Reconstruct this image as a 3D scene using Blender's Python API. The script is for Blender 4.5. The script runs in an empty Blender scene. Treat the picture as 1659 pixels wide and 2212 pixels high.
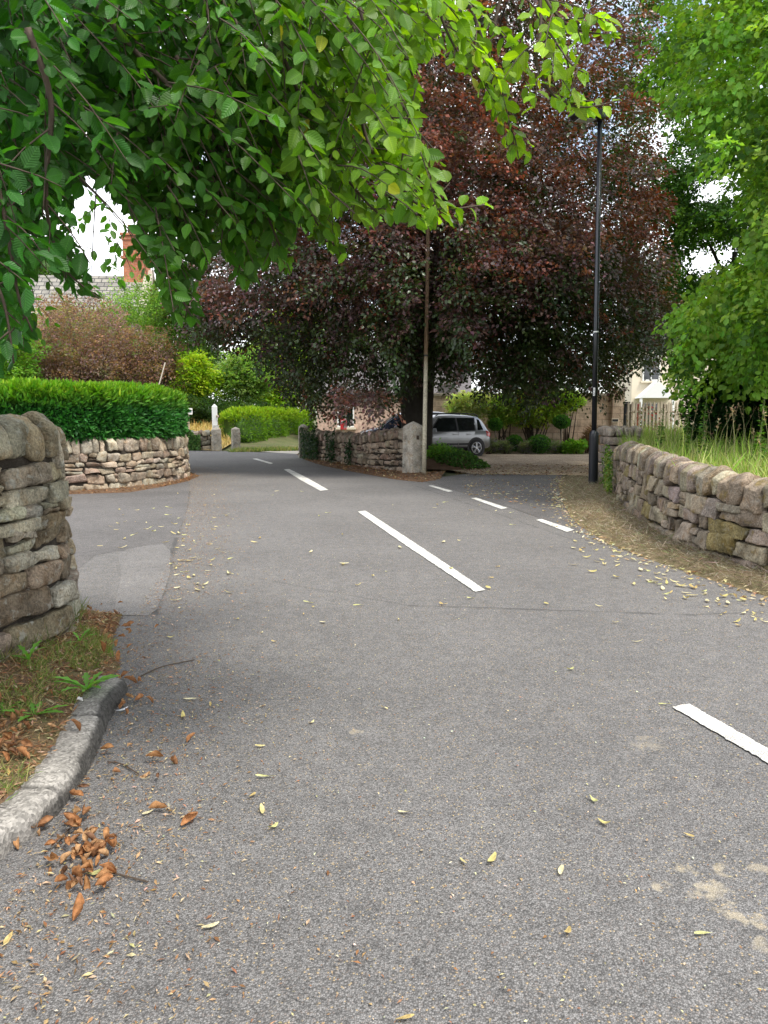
import bpy, bmesh, math, random
import numpy as np
from mathutils import Vector

random.seed(11)
rng = np.random.default_rng(11)
SC = bpy.context.scene
COL = SC.collection
R = math.radians

# ------------------------------------------------------------------ camera model
F, CX, CY = 1650.0, 829.5, 1106.0          # focal length and centre in units of a 1659 x 2212 picture
PITCH = R(7.1)
EYE = np.array([0.0, 0.0, 1.5])
CP, SP = math.cos(PITCH), math.sin(PITCH)

def ray(px, py):
    a, b = (px - CX) / F, (CY - py) / F
    return np.array([a, CP + b * SP, -SP + b * CP])

def G(px, py, z=0.0):                      # point of the level z seen at px, py
    r = ray(px, py)
    return EYE + r * ((z - EYE[2]) / r[2])

def D(px, py, y):                          # point at distance y seen at px, py
    r = ray(px, py)
    return EYE + r * (y / r[1])

def proj(P):
    P = np.asarray(P) - EYE
    f = P[..., 1] * CP - P[..., 2] * SP
    u = P[..., 1] * SP + P[..., 2] * CP
    return CX + F * P[..., 0] / f, CY - F * u / f

# ------------------------------------------------------------------ object helpers
def tag(o, label=None, cat=None, group=None, kind=None):
    if label: o['label'] = label
    if cat: o['category'] = cat
    if group: o['group'] = group
    if kind: o['kind'] = kind
    return o

def empty(name, loc, label, cat, group=None, rz=0.0):
    o = bpy.data.objects.new(name, None)
    o.empty_display_size = 0.2
    COL.objects.link(o)
    o.location = [float(v) for v in loc]
    o.rotation_euler = (0, 0, rz)
    return tag(o, label, cat, group)

def make_mesh(name, V, Fc, col=None, luv=None, smooth=False, midx=None):
    me = bpy.data.meshes.new(name)
    V = np.asarray(V, dtype=np.float32)
    if isinstance(Fc, np.ndarray):
        n, k = Fc.shape
        me.vertices.add(len(V)); me.vertices.foreach_set('co', V.ravel())
        me.loops.add(n * k); me.loops.foreach_set('vertex_index', Fc.astype(np.int32).ravel())
        me.polygons.add(n); me.polygons.foreach_set('loop_start', np.arange(0, n * k, k, dtype=np.int32))
        me.update(calc_edges=True)
    else:
        me.from_pydata([tuple(v) for v in V.tolist()], [], Fc)
        me.update()
    if smooth:
        me.polygons.foreach_set('use_smooth', np.ones(len(me.polygons), dtype=bool))
    if midx is not None:
        me.polygons.foreach_set('material_index', np.asarray(midx, dtype=np.int32))
    if col is not None:
        c = np.ones((len(V), 4), dtype=np.float32); c[:, :3] = col
        a = me.color_attributes.new('Col', 'FLOAT_COLOR', 'POINT')
        a.data.foreach_set('color', c.ravel())
    if luv is not None:
        a = me.attributes.new('luv', 'FLOAT_VECTOR', 'POINT')
        a.data.foreach_set('vector', np.asarray(luv, dtype=np.float32).ravel())
    return me

def link(name, me, mats, parent=None, loc=None):
    o = bpy.data.objects.new(name, me)
    for m in (mats if isinstance(mats, (list, tuple)) else [mats]):
        me.materials.append(m)
    COL.objects.link(o)
    if parent is not None: o.parent = parent
    if loc is not None: o.location = [float(v) for v in loc]
    return o

class MB:
    """collects simple shapes into one mesh"""
    def __init__(self): self.v = []; self.f = []; self.n = 0
    def add(self, V, Fs):
        V = np.asarray(V, float)
        self.v.append(V); self.f += [tuple(int(i) + self.n for i in f) for f in Fs]; self.n += len(V)
        return self
    def box(self, c, s, rz=0.0, bev=0.0, taper=1.0):
        x, y, z = [q / 2 for q in s]
        b = min(bev, x * .9, y * .9)
        if b > 0:
            ring = [(x, y - b), (x - b, y), (-x + b, y), (-x, y - b), (-x, -y + b), (-x + b, -y), (x - b, -y), (x, -y + b)]
        else:
            ring = [(x, y), (-x, y), (-x, -y), (x, -y)]
        n = len(ring)
        V = []
        lv = [(-z, 1), (z - b, taper), (z, taper - (b / max(x, y)) * .8 if b > 0 else taper)] if b > 0 else [(-z, 1), (z, taper)]
        ca, sa = math.cos(rz), math.sin(rz)
        for (zz, k) in lv:
            for (px, py) in ring:
                V.append((c[0] + ca * px * k - sa * py * k, c[1] + sa * px * k + ca * py * k, c[2] + zz))
        Fs = [tuple(range(n))[::-1], tuple(range((len(lv) - 1) * n, len(lv) * n))]
        for l in range(len(lv) - 1):
            for i in range(n):
                j = (i + 1) % n
                Fs.append((l * n + i, l * n + j, (l + 1) * n + j, (l + 1) * n + i))
        return self.add(V, Fs)
    def tube(self, pts, rad, k=8, cap=True):
        pts = [np.asarray(p, float) for p in pts]
        if not hasattr(rad, '__len__'): rad = [rad] * len(pts)
        V = []; prev = None
        for i, p in enumerate(pts):
            t = pts[min(i + 1, len(pts) - 1)] - pts[max(i - 1, 0)]
            t = t / (np.linalg.norm(t) + 1e-9)
            if prev is None:
                a = np.cross(t, [0, 0, 1.0] if abs(t[2]) < .9 else [1.0, 0, 0])
            else:
                a = prev - t * np.dot(prev, t)
            a /= (np.linalg.norm(a) + 1e-9); prev = a
            b = np.cross(t, a)
            for q in range(k):
                w = 2 * math.pi * q / k
                V.append(p + rad[i] * (a * math.cos(w) + b * math.sin(w)))
        Fs = []
        for i in range(len(pts) - 1):
            for q in range(k):
                r = (q + 1) % k
                Fs.append((i * k + q, i * k + r, (i + 1) * k + r, (i + 1) * k + q))
        if cap:
            Fs.append(tuple(range(k))[::-1]); Fs.append(tuple(range((len(pts) - 1) * k, len(pts) * k)))
        return self.add(V, Fs)
    def lathe(self, c, prof, k=16):             # prof: (radius, z)
        return self.tube([(c[0], c[1], c[2] + z) for r, z in prof], [max(r, 1e-4) for r, z in prof], k)
    def prism(self, ring, z0, z1):
        n = len(ring)
        V = [(p[0], p[1], z0) for p in ring] + [(p[0], p[1], z1) for p in ring]
        Fs = [tuple(range(n))[::-1], tuple(range(n, 2 * n))] + [(i, (i + 1) % n, n + (i + 1) % n, n + i) for i in range(n)]
        return self.add(V, Fs)
    def build(self, name, mat, parent=None, smooth=False, loc=None, col=None):
        V = np.concatenate(self.v)
        if loc is not None: V = V - np.asarray(loc, float)
        me = make_mesh(name, V, self.f, smooth=smooth, col=None if col is None else np.tile(col, (len(V), 1)))
        bm = bmesh.new(); bm.from_mesh(me); bmesh.ops.recalc_face_normals(bm, faces=bm.faces); bm.to_mesh(me); bm.free()
        return link(name, me, mat, parent, loc)

def unit(v): return v / (np.linalg.norm(v, axis=-1, keepdims=True) + 1e-9)

# ------------------------------------------------------------------ materials
def nmat(name):
    m = bpy.data.materials.new(name); m.use_nodes = True
    nt = m.node_tree; nt.nodes.clear()
    out = nt.nodes.new('ShaderNodeOutputMaterial')
    return m, nt, out

class N:
    def __init__(self, nt): self.nt = nt
    def new(self, t, **kw):
        n = self.nt.nodes.new(t)
        for k, v in kw.items():
            if k.startswith('i_'):
                key = k[2:]
                key = int(key) if key.isdigit() else key.replace('_', ' ')
                if hasattr(v, 'is_output') or hasattr(v, 'links'): self.nt.links.new(v, n.inputs[key])
                else: n.inputs[key].default_value = v
            else: setattr(n, k, v)
        return n
    def noise(self, vec, scale, detail=4, rough=.55):
        return self.new('ShaderNodeTexNoise', i_Vector=vec, i_Scale=scale, i_Detail=detail, i_Roughness=rough).outputs['Fac']
    def math(self, op, a, b=0.0, clamp=False):
        n = self.new('ShaderNodeMath', operation=op, use_clamp=clamp)
        for i, v in enumerate((a, b)):
            if hasattr(v, 'links'): self.nt.links.new(v, n.inputs[i])
            else: n.inputs[i].default_value = v
        return n.outputs[0]
    def ramp(self, fac, stops):
        n = self.new('ShaderNodeValToRGB'); self.nt.links.new(fac, n.inputs[0])
        e = n.color_ramp.elements
        while len(e) < len(stops): e.new(.5)
        for el, (p, c) in zip(e, stops):
            el.position = p; el.color = (c, c, c, 1) if not hasattr(c, '__len__') else (*c, 1)
        return n.outputs[0]
    def mix(self, fac, a, b, mode='MIX'):
        n = self.new('ShaderNodeMix', data_type='RGBA', blend_type=mode)
        for s, v in ((n.inputs[0], fac), (n.inputs[6], a), (n.inputs[7], b)):
            if hasattr(v, 'links'): self.nt.links.new(v, s)
            elif hasattr(v, '__len__'): s.default_value = (*v, 1) if len(v) == 3 else v
            else: s.default_value = v
        return n.outputs[2]
    def bump(self, h, strength, dist=.01):
        return self.new('ShaderNodeBump', i_Height=h, i_Strength=strength, i_Distance=dist).outputs[0]
    def coord(self): return self.new('ShaderNodeTexCoord').outputs['Object']
    def col(self): return self.new('ShaderNodeVertexColor', layer_name='Col').outputs[0]
    def pbsdf(self, color, rough=.7, normal=None, metal=0.0, spec=.5, **kw):
        n = self.new('ShaderNodeBsdfPrincipled')
        for key, v in (('Base Color', color), ('Roughness', rough), ('Metallic', metal), ('Specular IOR Level', spec)):
            if hasattr(v, 'links'): self.nt.links.new(v, n.inputs[key])
            elif key == 'Base Color': n.inputs[key].default_value = (*v, 1)
            else: n.inputs[key].default_value = v
        if normal is not None: self.nt.links.new(normal, n.inputs['Normal'])
        for k, v in kw.items(): n.inputs[k.replace('_', ' ')].default_value = v
        return n.outputs[0]
    def out(self, out, sh): self.nt.links.new(sh, out.inputs[0])

def simple(name, color, rough=.6, metal=0.0, var=.15, scale=6.0, bump=.0, spec=.5, **kw):
    m, nt, o = nmat(name); n = N(nt); c = n.coord()
    f = n.noise(c, scale, 5)
    cc = n.mix(f, tuple(v * (1 - var) for v in color), tuple(min(1, v * (1 + var)) for v in color))
    n.out(o, n.pbsdf(cc, rough, n.bump(n.noise(c, scale * 8, 4), bump, .01) if bump else None, metal, spec, **kw))
    return m

def leaf_mat(name, rough=.45, trans=.4, tcol=(1.3, 1.5, .6), spec=.5, veins=False, mottle=0.0):
    m, nt, o = nmat(name); n = N(nt)
    c = n.col()
    if mottle: c = n.mix(1.0, c, n.ramp(n.noise(n.coord(), mottle, 5, .65), [(.3, .45), (.55, 1.0), (.75, 1.35)]), 'MULTIPLY')
    nor = None
    if veins:
        a = n.new('ShaderNodeAttribute', attribute_name='luv').outputs['Vector']
        s = n.new('ShaderNodeSeparateXYZ', i_Vector=a)
        au = n.math('ABSOLUTE', s.outputs[0])
        ph = n.math('MULTIPLY', n.math('SUBTRACT', s.outputs[1], n.math('MULTIPLY', au, .22)), 9.0)
        tri = n.math('ABSOLUTE', n.math('SUBTRACT', n.math('FRACT', ph), .5))       # 0 at mid, .5 on vein
        vein = n.math('MAXIMUM', n.ramp(tri, [(.42, 0), (.5, .55)]), n.ramp(au, [(.03, 1), (.09, 0)]))
        c = n.mix(n.math('MULTIPLY', vein, .45), c, n.mix(1.0, c, (1.9, 1.7, 1.6), 'MULTIPLY'))
        nor = n.bump(tri, .5, .004)
    p = n.pbsdf(c, rough, nor, spec=spec)
    tc = n.mix(1.0, c, tcol, 'MULTIPLY')
    t = n.new('ShaderNodeBsdfTranslucent', i_Color=tc).outputs[0]
    mx = n.new('ShaderNodeMixShader', i_0=trans)
    nt.links.new(p, mx.inputs[1]); nt.links.new(t, mx.inputs[2])
    n.out(o, mx.outputs[0])
    return m

def stone_mat(name, bump=.6, lichen=.5, moss=0.0, scale=1.0):
    m, nt, o = nmat(name); n = N(nt); c = n.coord(); col = n.col()
    big = n.noise(c, 5 * scale, 5, .6)
    col = n.mix(1.0, col, n.ramp(big, [(.3, .42), (.5, .95), (.72, 1.4)]), 'MULTIPLY')
    fine = n.noise(c, 60 * scale, 4, .7)
    col = n.mix(1.0, col, n.ramp(fine, [(.3, .45), (.5, 1.0), (.72, 1.5)]), 'MULTIPLY')
    brown = n.ramp(n.noise(c, 9 * scale, 5, .65), [(.5, 0), (.68, .65)])
    col = n.mix(brown, col, n.mix(1.0, col, (.75, .58, .42), 'MULTIPLY'))
    if lichen:
        lm = n.ramp(n.noise(c, 14 * scale, 6, .7), [(.56, 0), (.63, lichen)])
        col = n.mix(lm, col, (.40, .40, .35))
        vo = n.new('ShaderNodeTexVoronoi', i_Vector=c, i_Scale=11 * scale, i_Randomness=1.0)
        sp = n.ramp(vo.outputs['Distance'], [(.12, lichen), (.17, 0)])
        col = n.mix(n.math('MULTIPLY', sp, n.ramp(n.noise(c, 3, 2), [(.5, 0), (.6, 1)])), col, (.5, .5, .44))
    if moss:
        mm = n.ramp(n.noise(c, 4.5 * scale, 5, .6), [(.58, 0), (.66, moss)])
        col = n.mix(n.math('MULTIPLY', mm, n.ramp(fine, [(.35, .3), (.55, 1)])), col, (.20, .145, .035))
    h = n.math('ADD', n.math('MULTIPLY', n.noise(c, 22 * scale, 6, .65), 1.0), n.math('MULTIPLY', fine, .35))
    n.out(o, n.pbsdf(col, .9, n.bump(h, bump, .05), spec=.2))
    return m

def asphalt(name, lo, hi, patch=0.5, stains=(), tint=(1, .985, .97), seams=()):
    m, nt, o = nmat(name); n = N(nt); c = n.coord()
    v = n.new('ShaderNodeTexVoronoi', i_Vector=c, i_Scale=185.0)
    sep = n.new('ShaderNodeSeparateColor', i_Color=v.outputs['Color'])
    f = sep.outputs[0]
    val = n.ramp(f, [(0, lo), (.55, (lo + hi) * .5), (1, hi)])
    col = n.mix(1.0, val, tint, 'MULTIPLY')
    col = n.mix(n.ramp(sep.outputs[1], [(.9, 0), (.93, .4)]), col, (.22, .175, .15))
    col = n.mix(n.ramp(sep.outputs[2], [(.972, 0), (.98, .9)]), col, (.38, .29, .17))
    gap = n.ramp(v.outputs['Distance'], [(.35, 1.0), (.75, .55)])
    col = n.mix(1.0, col, gap, 'MULTIPLY')
    w = n.noise(c, .55, 5, .6)
    col = n.mix(1.0, col, n.ramp(w, [(.3, 1 - patch * .45), (.7, 1 + patch * .35)]), 'MULTIPLY')
    w2 = n.noise(c, 9, 4, .6)
    col = n.mix(1.0, col, n.ramp(w2, [(.3, .86), (.7, 1.12)]), 'MULTIPLY')
    geo = n.new('ShaderNodeNewGeometry').outputs['Position']
    for (x, y, r, s) in stains:
        d = n.new('ShaderNodeVectorMath', operation='DISTANCE'); nt.links.new(geo, d.inputs[0]); d.inputs[1].default_value = (x, y, 0)
        k = n.ramp(n.math('DIVIDE', d.outputs['Value'], r), [(.4, 1), (1, 0)])
        mk = n.ramp(n.math('MULTIPLY', k, n.noise(c, 16, 5, .6)), [(.44, 0), (.56, s)])
        col = n.mix(mk, col, (.40, .34, .24))
    if seams:
        wv = n.new('ShaderNodeTexNoise', i_Vector=c, i_Scale=5.0, i_Detail=6.0).outputs['Color']
        wp = n.new('ShaderNodeVectorMath', operation='MULTIPLY_ADD'); nt.links.new(wv, wp.inputs[0]); wp.inputs[1].default_value = (.07, .07, 0); nt.links.new(geo, wp.inputs[2])
    for (ax, ay, bx, by, wd, dk) in seams:          # crack or joint between two points
        L = math.hypot(bx - ax, by - ay); tx, ty = (bx - ax) / L, (by - ay) / L
        sb = n.new('ShaderNodeVectorMath', operation='SUBTRACT'); nt.links.new(wp.outputs[0], sb.inputs[0]); sb.inputs[1].default_value = (ax + .035, ay + .035, 0)
        da = n.new('ShaderNodeVectorMath', operation='DOT_PRODUCT'); nt.links.new(sb.outputs[0], da.inputs[0]); da.inputs[1].default_value = (tx, ty, 0)
        dn = n.new('ShaderNodeVectorMath', operation='DOT_PRODUCT'); nt.links.new(sb.outputs[0], dn.inputs[0]); dn.inputs[1].default_value = (-ty, tx, 0)
        m1 = n.ramp(n.math('DIVIDE', n.math('ABSOLUTE', dn.outputs['Value']), wd), [(.3, 1), (1, 0)])
        m2 = n.math('MULTIPLY', n.math('GREATER_THAN', da.outputs['Value'], 0.0), n.math('LESS_THAN', da.outputs['Value'], L))
        col = n.mix(n.math('MULTIPLY', n.math('MULTIPLY', m1, m2), n.math('MULTIPLY', n.ramp(n.noise(c, 3, 3), [(.35, 0), (.5, 1)]), dk)), col, (.03, .028, .027))
    n.out(o, n.pbsdf(col, .82, n.bump(v.outputs['Distance'], .8, -.005), spec=.35))
    return m

def ground_mat(name, cols, scale=8.0, bump=.6, fine=90.0):
    m, nt, o = nmat(name); n = N(nt); c = n.coord()
    a = n.noise(c, scale, 6, .65); b = n.noise(c, fine, 4, .7)
    col = n.ramp(a, [(p, q) for p, q in zip(np.linspace(.28, .72, len(cols)), cols)])
    col = n.mix(1.0, col, n.ramp(b, [(.3, .5), (.7, 1.45)]), 'MULTIPLY')
    n.out(o, n.pbsdf(col, .95, n.bump(n.math('ADD', a, b), bump, .03), spec=.2))
    return m

def gravel_mat(name):
    m, nt, o = nmat(name); n = N(nt); c = n.coord()
    v = n.new('ShaderNodeTexVoronoi', i_Vector=c, i_Scale=45.0)
    s = n.new('ShaderNodeSeparateColor', i_Color=v.outputs['Color'])
    col = n.ramp(s.outputs[0], [(0, (.22, .15, .09)), (.5, (.40, .30, .20)), (1, (.60, .50, .38))])
    col = n.mix(1.0, col, n.ramp(n.noise(c, 1.3, 4), [(.3, .7), (.7, 1.15)]), 'MULTIPLY')
    n.out(o, n.pbsdf(col, .9, n.bump(v.outputs['Distance'], .8, -.02), spec=.2))
    return m

def brick_mat(name, c1, c2, mortar, bw, bh, ms=.012, scale=1.0, axis='xz', bump=.5, lich=.0):
    m, nt, o = nmat(name); n = N(nt); c = n.coord()
    s = n.new('ShaderNodeSeparateXYZ', i_Vector=c)
    u = n.math('ADD', s.outputs[0], s.outputs[1])
    cv = n.new('ShaderNodeCombineXYZ', i_X=u, i_Y=s.outputs[2]).outputs[0]
    wob = n.new('ShaderNodeTexNoise', i_Vector=c, i_Scale=3.0).outputs['Color']
    cv = n.mix(.03, cv, wob)
    b = n.new('ShaderNodeTexBrick', i_Vector=cv, i_Scale=scale, i_Mortar_Size=ms, i_Brick_Width=bw, i_Row_Height=bh, i_Bias=0.0,
              i_Color1=(*c1, 1), i_Color2=(*c2, 1), i_Mortar=(*mortar, 1), i_Mortar_Smooth=.3)
    col = n.mix(1.0, b.outputs['Color'], n.ramp(n.noise(c, 4, 6, .65), [(.3, .6), (.7, 1.3)]), 'MULTIPLY')
    col = n.mix(1.0, col, n.ramp(n.noise(c, 40, 4, .7), [(.3, .8), (.7, 1.2)]), 'MULTIPLY')
    h = n.math('SUBTRACT', n.math('MULTIPLY', n.noise(c, 30, 4), .4), b.outputs['Fac'])
    n.out(o, n.pbsdf(col, .9, n.bump(h, bump, .02), spec=.25))
    return m

def slate_mat(name, rows=.22):
    m, nt, o = nmat(name); n = N(nt); c = n.coord()
    s = n.new('ShaderNodeSeparateXYZ', i_Vector=c)
    cv = n.new('ShaderNodeCombineXYZ', i_X=s.outputs[0], i_Y=n.math('MULTIPLY', s.outputs[2], 1.0)).outputs[0]
    b = n.new('ShaderNodeTexBrick', i_Vector=cv, i_Scale=1.0, i_Mortar_Size=.02, i_Brick_Width=.35, i_Row_Height=rows,
              i_Color1=(.17, .16, .14, 1), i_Color2=(.27, .25, .21, 1), i_Mortar=(.04, .04, .04, 1))
    col = n.mix(1.0, b.outputs['Color'], n.ramp(n.noise(c, 2.5, 6, .65), [(.3, .7), (.7, 1.3)]), 'MULTIPLY')
    n.out(o, n.pbsdf(col, .75, n.bump(b.outputs['Fac'], .6, -.03), spec=.4))
    return m

M = {}
M['asphalt'] = None
M['leaf_near'] = leaf_mat('beech_leaf', .42, .45, (1.5, 1.55, .4), .3, veins=True)
M['leaf'] = leaf_mat('green_leaf', .55, .45, (1.5, 1.5, .45), .22)
M['leaf_copper'] = leaf_mat('copper_leaf', .36, .3, (1.5, 1.2, .45), .5)
M['needle'] = leaf_mat('yew_needle', .55, .25, (1.2, 1.5, .5), .3)
M['grass'] = leaf_mat('grass_blade', .6, .35, (1.2, 1.3, .6), .3)
M['dead'] = leaf_mat('dry_leaf', .8, .25, (1.2, 1.0, .7), .2, mottle=55.0)
M['bark'] = simple('bark', (.055, .048, .04), .95, var=.4, scale=9, bump=1.0, spec=.2)
M['twig'] = simple('twig_bark', (.07, .05, .035), .8, var=.3, scale=20, bump=.3, spec=.3)
M['stone_near'] = stone_mat('gritstone', .8, .55)
M['stone_right'] = stone_mat('gritstone_blocks', .8, .25, .7)
M['stone_far'] = stone_mat('gritstone_far', .7, .35)
M['soil_core'] = ground_mat('wall_core', [(.035, .028, .022), (.07, .058, .045)], 14)
M['verge'] = ground_mat('verge_soil', [(.12, .085, .06), (.20, .125, .075), (.15, .14, .06), (.24, .165, .10)], 5, .8)
M['hay'] = ground_mat('dry_verge', [(.17, .125, .07), (.25, .19, .115), (.13, .11, .055), (.28, .22, .14)], 5, .8)
M['litter_soil'] = ground_mat('leaf_soil', [(.07, .045, .03), (.16, .095, .055), (.11, .075, .05)], 7, .8)
M['lawn'] = ground_mat('lawn_earth', [(.10, .14, .03), (.18, .22, .05), (.25, .24, .08)], 3, .8)
M['ground'] = ground_mat('rough_ground', [(.05, .06, .025), (.09, .10, .04), (.12, .10, .06)], .9, .6, 20)
M['meadow'] = ground_mat('dry_meadow', [(.34, .24, .08), (.42, .31, .12), (.28, .24, .08)], 2, .8, 30)
M['gravel'] = gravel_mat('gravel')
M['paint'] = None
M['concrete'] = None
M['black_metal'] = simple('black_paint', (.012, .013, .018), .28, 0, .2, 3, spec=.6)
M['grey_stone'] = stone_mat('post_stone', .5, .6, scale=.8)
M['sandstone'] = brick_mat('sandstone_wall', (.48, .34, .24), (.60, .47, .35), (.27, .20, .145), .52, .27, .010, bump=.6)
M['pink_stone'] = brick_mat('pink_stone', (.50, .34, .27), (.58, .42, .33), (.38, .28, .22), .55, .28, .008)
M['red_brick'] = brick_mat('red_brick', (.38, .12, .06), (.48, .18, .09), (.3, .22, .17), .225, .075, .008)
M['cream'] = simple('cream_render', (.68, .60, .46), .9, var=.06, scale=2)
M['white'] = simple('white_paint', (.75, .75, .72), .5, var=.05, scale=5)
M['slate'] = slate_mat('stone_slates')
M['darkslate'] = simple('dark_slate', (.10, .09, .09), .7, var=.3, scale=5, bump=.4)
M['wood'] = simple('weathered_wood', (.38, .31, .24), .85, var=.25, scale=9, bump=.4)
M['glass'] = simple('dark_glass', (.012, .015, .017), .06, 0, .1, 2, spec=.8)
M['silver'] = simple('silver_paint', (.23, .235, .24), .3, .5, .02, 2, spec=.6, Coat_Weight=.6)
M['navy'] = simple('dark_blue_paint', (.012, .02, .05), .15, .2, .02, 2, spec=.8, Coat_Weight=1.0)
M['tyre'] = simple('tyre_rubber', (.018, .018, .019), .8, 0, .2, 20)
M['rim'] = simple('alloy', (.62, .62, .64), .3, .8, .03, 5)
M['plastic'] = simple('black_plastic', (.02, .02, .022), .6, 0, .2, 20)
M['red_lamp'] = simple('red_lens', (.45, .02, .012), .12, 0, .1, 20, spec=.8)
M['red_paint'] = simple('red_paint', (.42, .02, .025), .45, 0, .1, 8)
M['blue_sign'] = simple('blue_sign', (.02, .06, .2), .5, 0, .1, 8)
M['lens'] = simple('lamp_lens', (.55, .56, .58), .2, 0, .05, 8)
# ------------------------------------------------------------------ special surface materials
stains = []
for (px, py, r, s) in [(1432, 1915, .05, .8), (1480, 1880, .06, .7), (1545, 1925, .09, .8), (1570, 1880, .06, .7), (1590, 1985, .05, .8),
                       (1400, 1605, .12, .35), (1650, 1990, .06, .8), (1500, 1930, .04, .7), (1640, 1880, .05, .6), (1560, 1960, .05, .5), (770, 1582, .05, .6), (1655, 2045, .06, .6)]:
    p = G(px, py); stains.append((float(p[0]), float(p[1]), r * 1.5, s * .7))
def seam(a, b, w, d):
    p, q = G(*a), G(*b); return (float(p[0]), float(p[1]), float(q[0]), float(q[1]), w, d)
seams = [seam((880, 1308), (1500, 1328), .035, .55), seam((1500, 1328), (1655, 1322), .03, .4), seam((335, 1330), (410, 1060), .05, .6), seam((900, 1050), (1250, 1170), .03, .4), seam((560, 1250), (880, 1308), .03, .25)]
M['asphalt'] = asphalt('road_asphalt', 0.088, .25, .32, stains, (1, .962, .93), seams)
M['asphalt_old'] = asphalt('old_asphalt', .10, .30, .5, tint=(1, .96, .93))
M['asphalt_side'] = asphalt('side_asphalt', .06, .22, .5, tint=(1, .95, .93))
def paint_mat():
    m, nt, o = nmat('road_paint'); n = N(nt); c = n.coord()
    v = n.new('ShaderNodeTexVoronoi', i_Vector=c, i_Scale=165.0)
    w = n.math('ADD', n.math('MULTIPLY', n.noise(c, 6, 4), .6), n.math('MULTIPLY', v.outputs['Distance'], .5))
    col = n.mix(n.ramp(w, [(.50, 0), (.70, .85)]), (.72, .70, .64), (.26, .25, .23))
    col = n.mix(1.0, col, n.ramp(n.noise(c, 2.5, 5), [(.3, .75), (.7, 1.1)]), 'MULTIPLY')
    n.out(o, n.pbsdf(col, .7, n.bump(v.outputs['Distance'], .5, -.004), spec=.3))
    return m
M['paint'] = paint_mat()
def concrete_mat():
    m, nt, o = nmat('kerb_concrete'); n = N(nt); c = n.coord()
    v = n.new('ShaderNodeTexVoronoi', i_Vector=c, i_Scale=90.0)
    s = n.new('ShaderNodeSeparateColor', i_Color=v.outputs['Color'])
    col = n.ramp(s.outputs[0], [(0, (.15, .142, .13)), (.6, (.26, .245, .225)), (1, (.34, .32, .295))])
    col = n.mix(1.0, col, n.ramp(n.noise(c, 5, 5), [(.3, .7), (.7, 1.2)]), 'MULTIPLY')
    vc = n.col()
    col = n.mix(1.0, col, vc, 'MULTIPLY')
    n.out(o, n.pbsdf(col, .9, n.bump(n.math('ADD', n.noise(c, 60, 5), v.outputs['Distance']), .5, .008), spec=.25))
    return m
M['concrete'] = concrete_mat()

def sheet(name, pts, z, mat, kind='structure', parent=None):
    bm = bmesh.new()
    vs = [bm.verts.new((float(p[0]), float(p[1]), z)) for p in pts]
    f = bm.faces.new(vs); bmesh.ops.triangulate(bm, faces=[f]); bm.normal_update()
    for f in bm.faces:
        if f.normal.z < 0: f.normal_flip()
    me = bpy.data.meshes.new(name); bm.to_mesh(me); bm.free()
    o = link(name, me, mat, parent)
    if kind: o['kind'] = kind
    return o

def resample(pts, n):
    pts = np.asarray(pts, float); d = np.r_[0, np.cumsum(np.linalg.norm(np.diff(pts, axis=0), axis=1))]
    t = np.linspace(0, d[-1], n)
    return np.stack([np.interp(t, d, pts[:, k]) for k in range(pts.shape[1])], 1)

def catmull(pts, per=16):
    P = np.asarray(pts, float); P = np.vstack([2 * P[0] - P[1], P, 2 * P[-1] - P[-2]]); out = []
    for i in range(1, len(P) - 2):
        for t in np.linspace(0, 1, per, endpoint=False):
            a, b, c, d = P[i - 1], P[i], P[i + 1], P[i + 2]
            out.append(.5 * (2 * b + (c - a) * t + (2 * a - 5 * b + 4 * c - d) * t * t + (3 * b - 3 * c + d - a) * t ** 3))
    out.append(P[-2]); return np.array(out)

def strip(name, A, B, za, zb, crown, mat, n=60, m=7, rough=.02, kind='structure'):
    """a loose band of ground between polyline A and polyline B"""
    A = resample([(p[0], p[1]) for p in A], n); B = resample([(p[0], p[1]) for p in B], n)
    V = []
    for i in range(n):
        for j in range(m):
            t = j / (m - 1); e0 = za(A[i]) if callable(za) else za; e1 = zb(B[i]) if callable(zb) else zb
            z = e0 + (e1 - e0) * t + crown * math.sin(math.pi * t) + (rng.normal() * rough if 0 < j < m - 1 else 0)
            V.append((*(A[i] * (1 - t) + B[i] * t), z))
    Fc = np.array([(i * m + j, (i + 1) * m + j, (i + 1) * m + j + 1, i * m + j + 1) for i in range(n - 1) for j in range(m - 1)])
    me = make_mesh(name, V, Fc, smooth=True)
    bm = bmesh.new(); bm.from_mesh(me); bm.normal_update()
    if sum(f.normal.z for f in bm.faces) < 0: bmesh.ops.reverse_faces(bm, faces=bm.faces)
    bm.to_mesh(me); bm.free()
    o = link(name, me, mat); o['kind'] = kind
    return np.array(V).reshape(n, m, 3)

# ------------------------------------------------------------------ ground, road, drives
gv = []
gx = np.r_[-400, -200, -100, -60, np.arange(-45, 46, 3), 60, 100, 200, 400]
gy = np.r_[-60, -30, -15, np.arange(-6, 70, 3), 80, 100, 150, 300, 600]
def ground_z(x, y):
    z = -.03
    z += 1.5 * np.clip((y - 36) / 12, 0, 1) * np.clip((-x - 3) / 4, 0, 1)          # meadow rise beyond the bend
    return z
for y in gy:
    for x in gx: gv.append((x, y, ground_z(x, y)))
nx = len(gx)
gf = np.array([(j * nx + i, j * nx + i + 1, (j + 1) * nx + i + 1, (j + 1) * nx + i) for j in range(len(gy) - 1) for i in range(nx - 1)])
tag(link('ground', make_mesh('ground', gv, gf, smooth=True), M['ground']), kind='structure')

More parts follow.
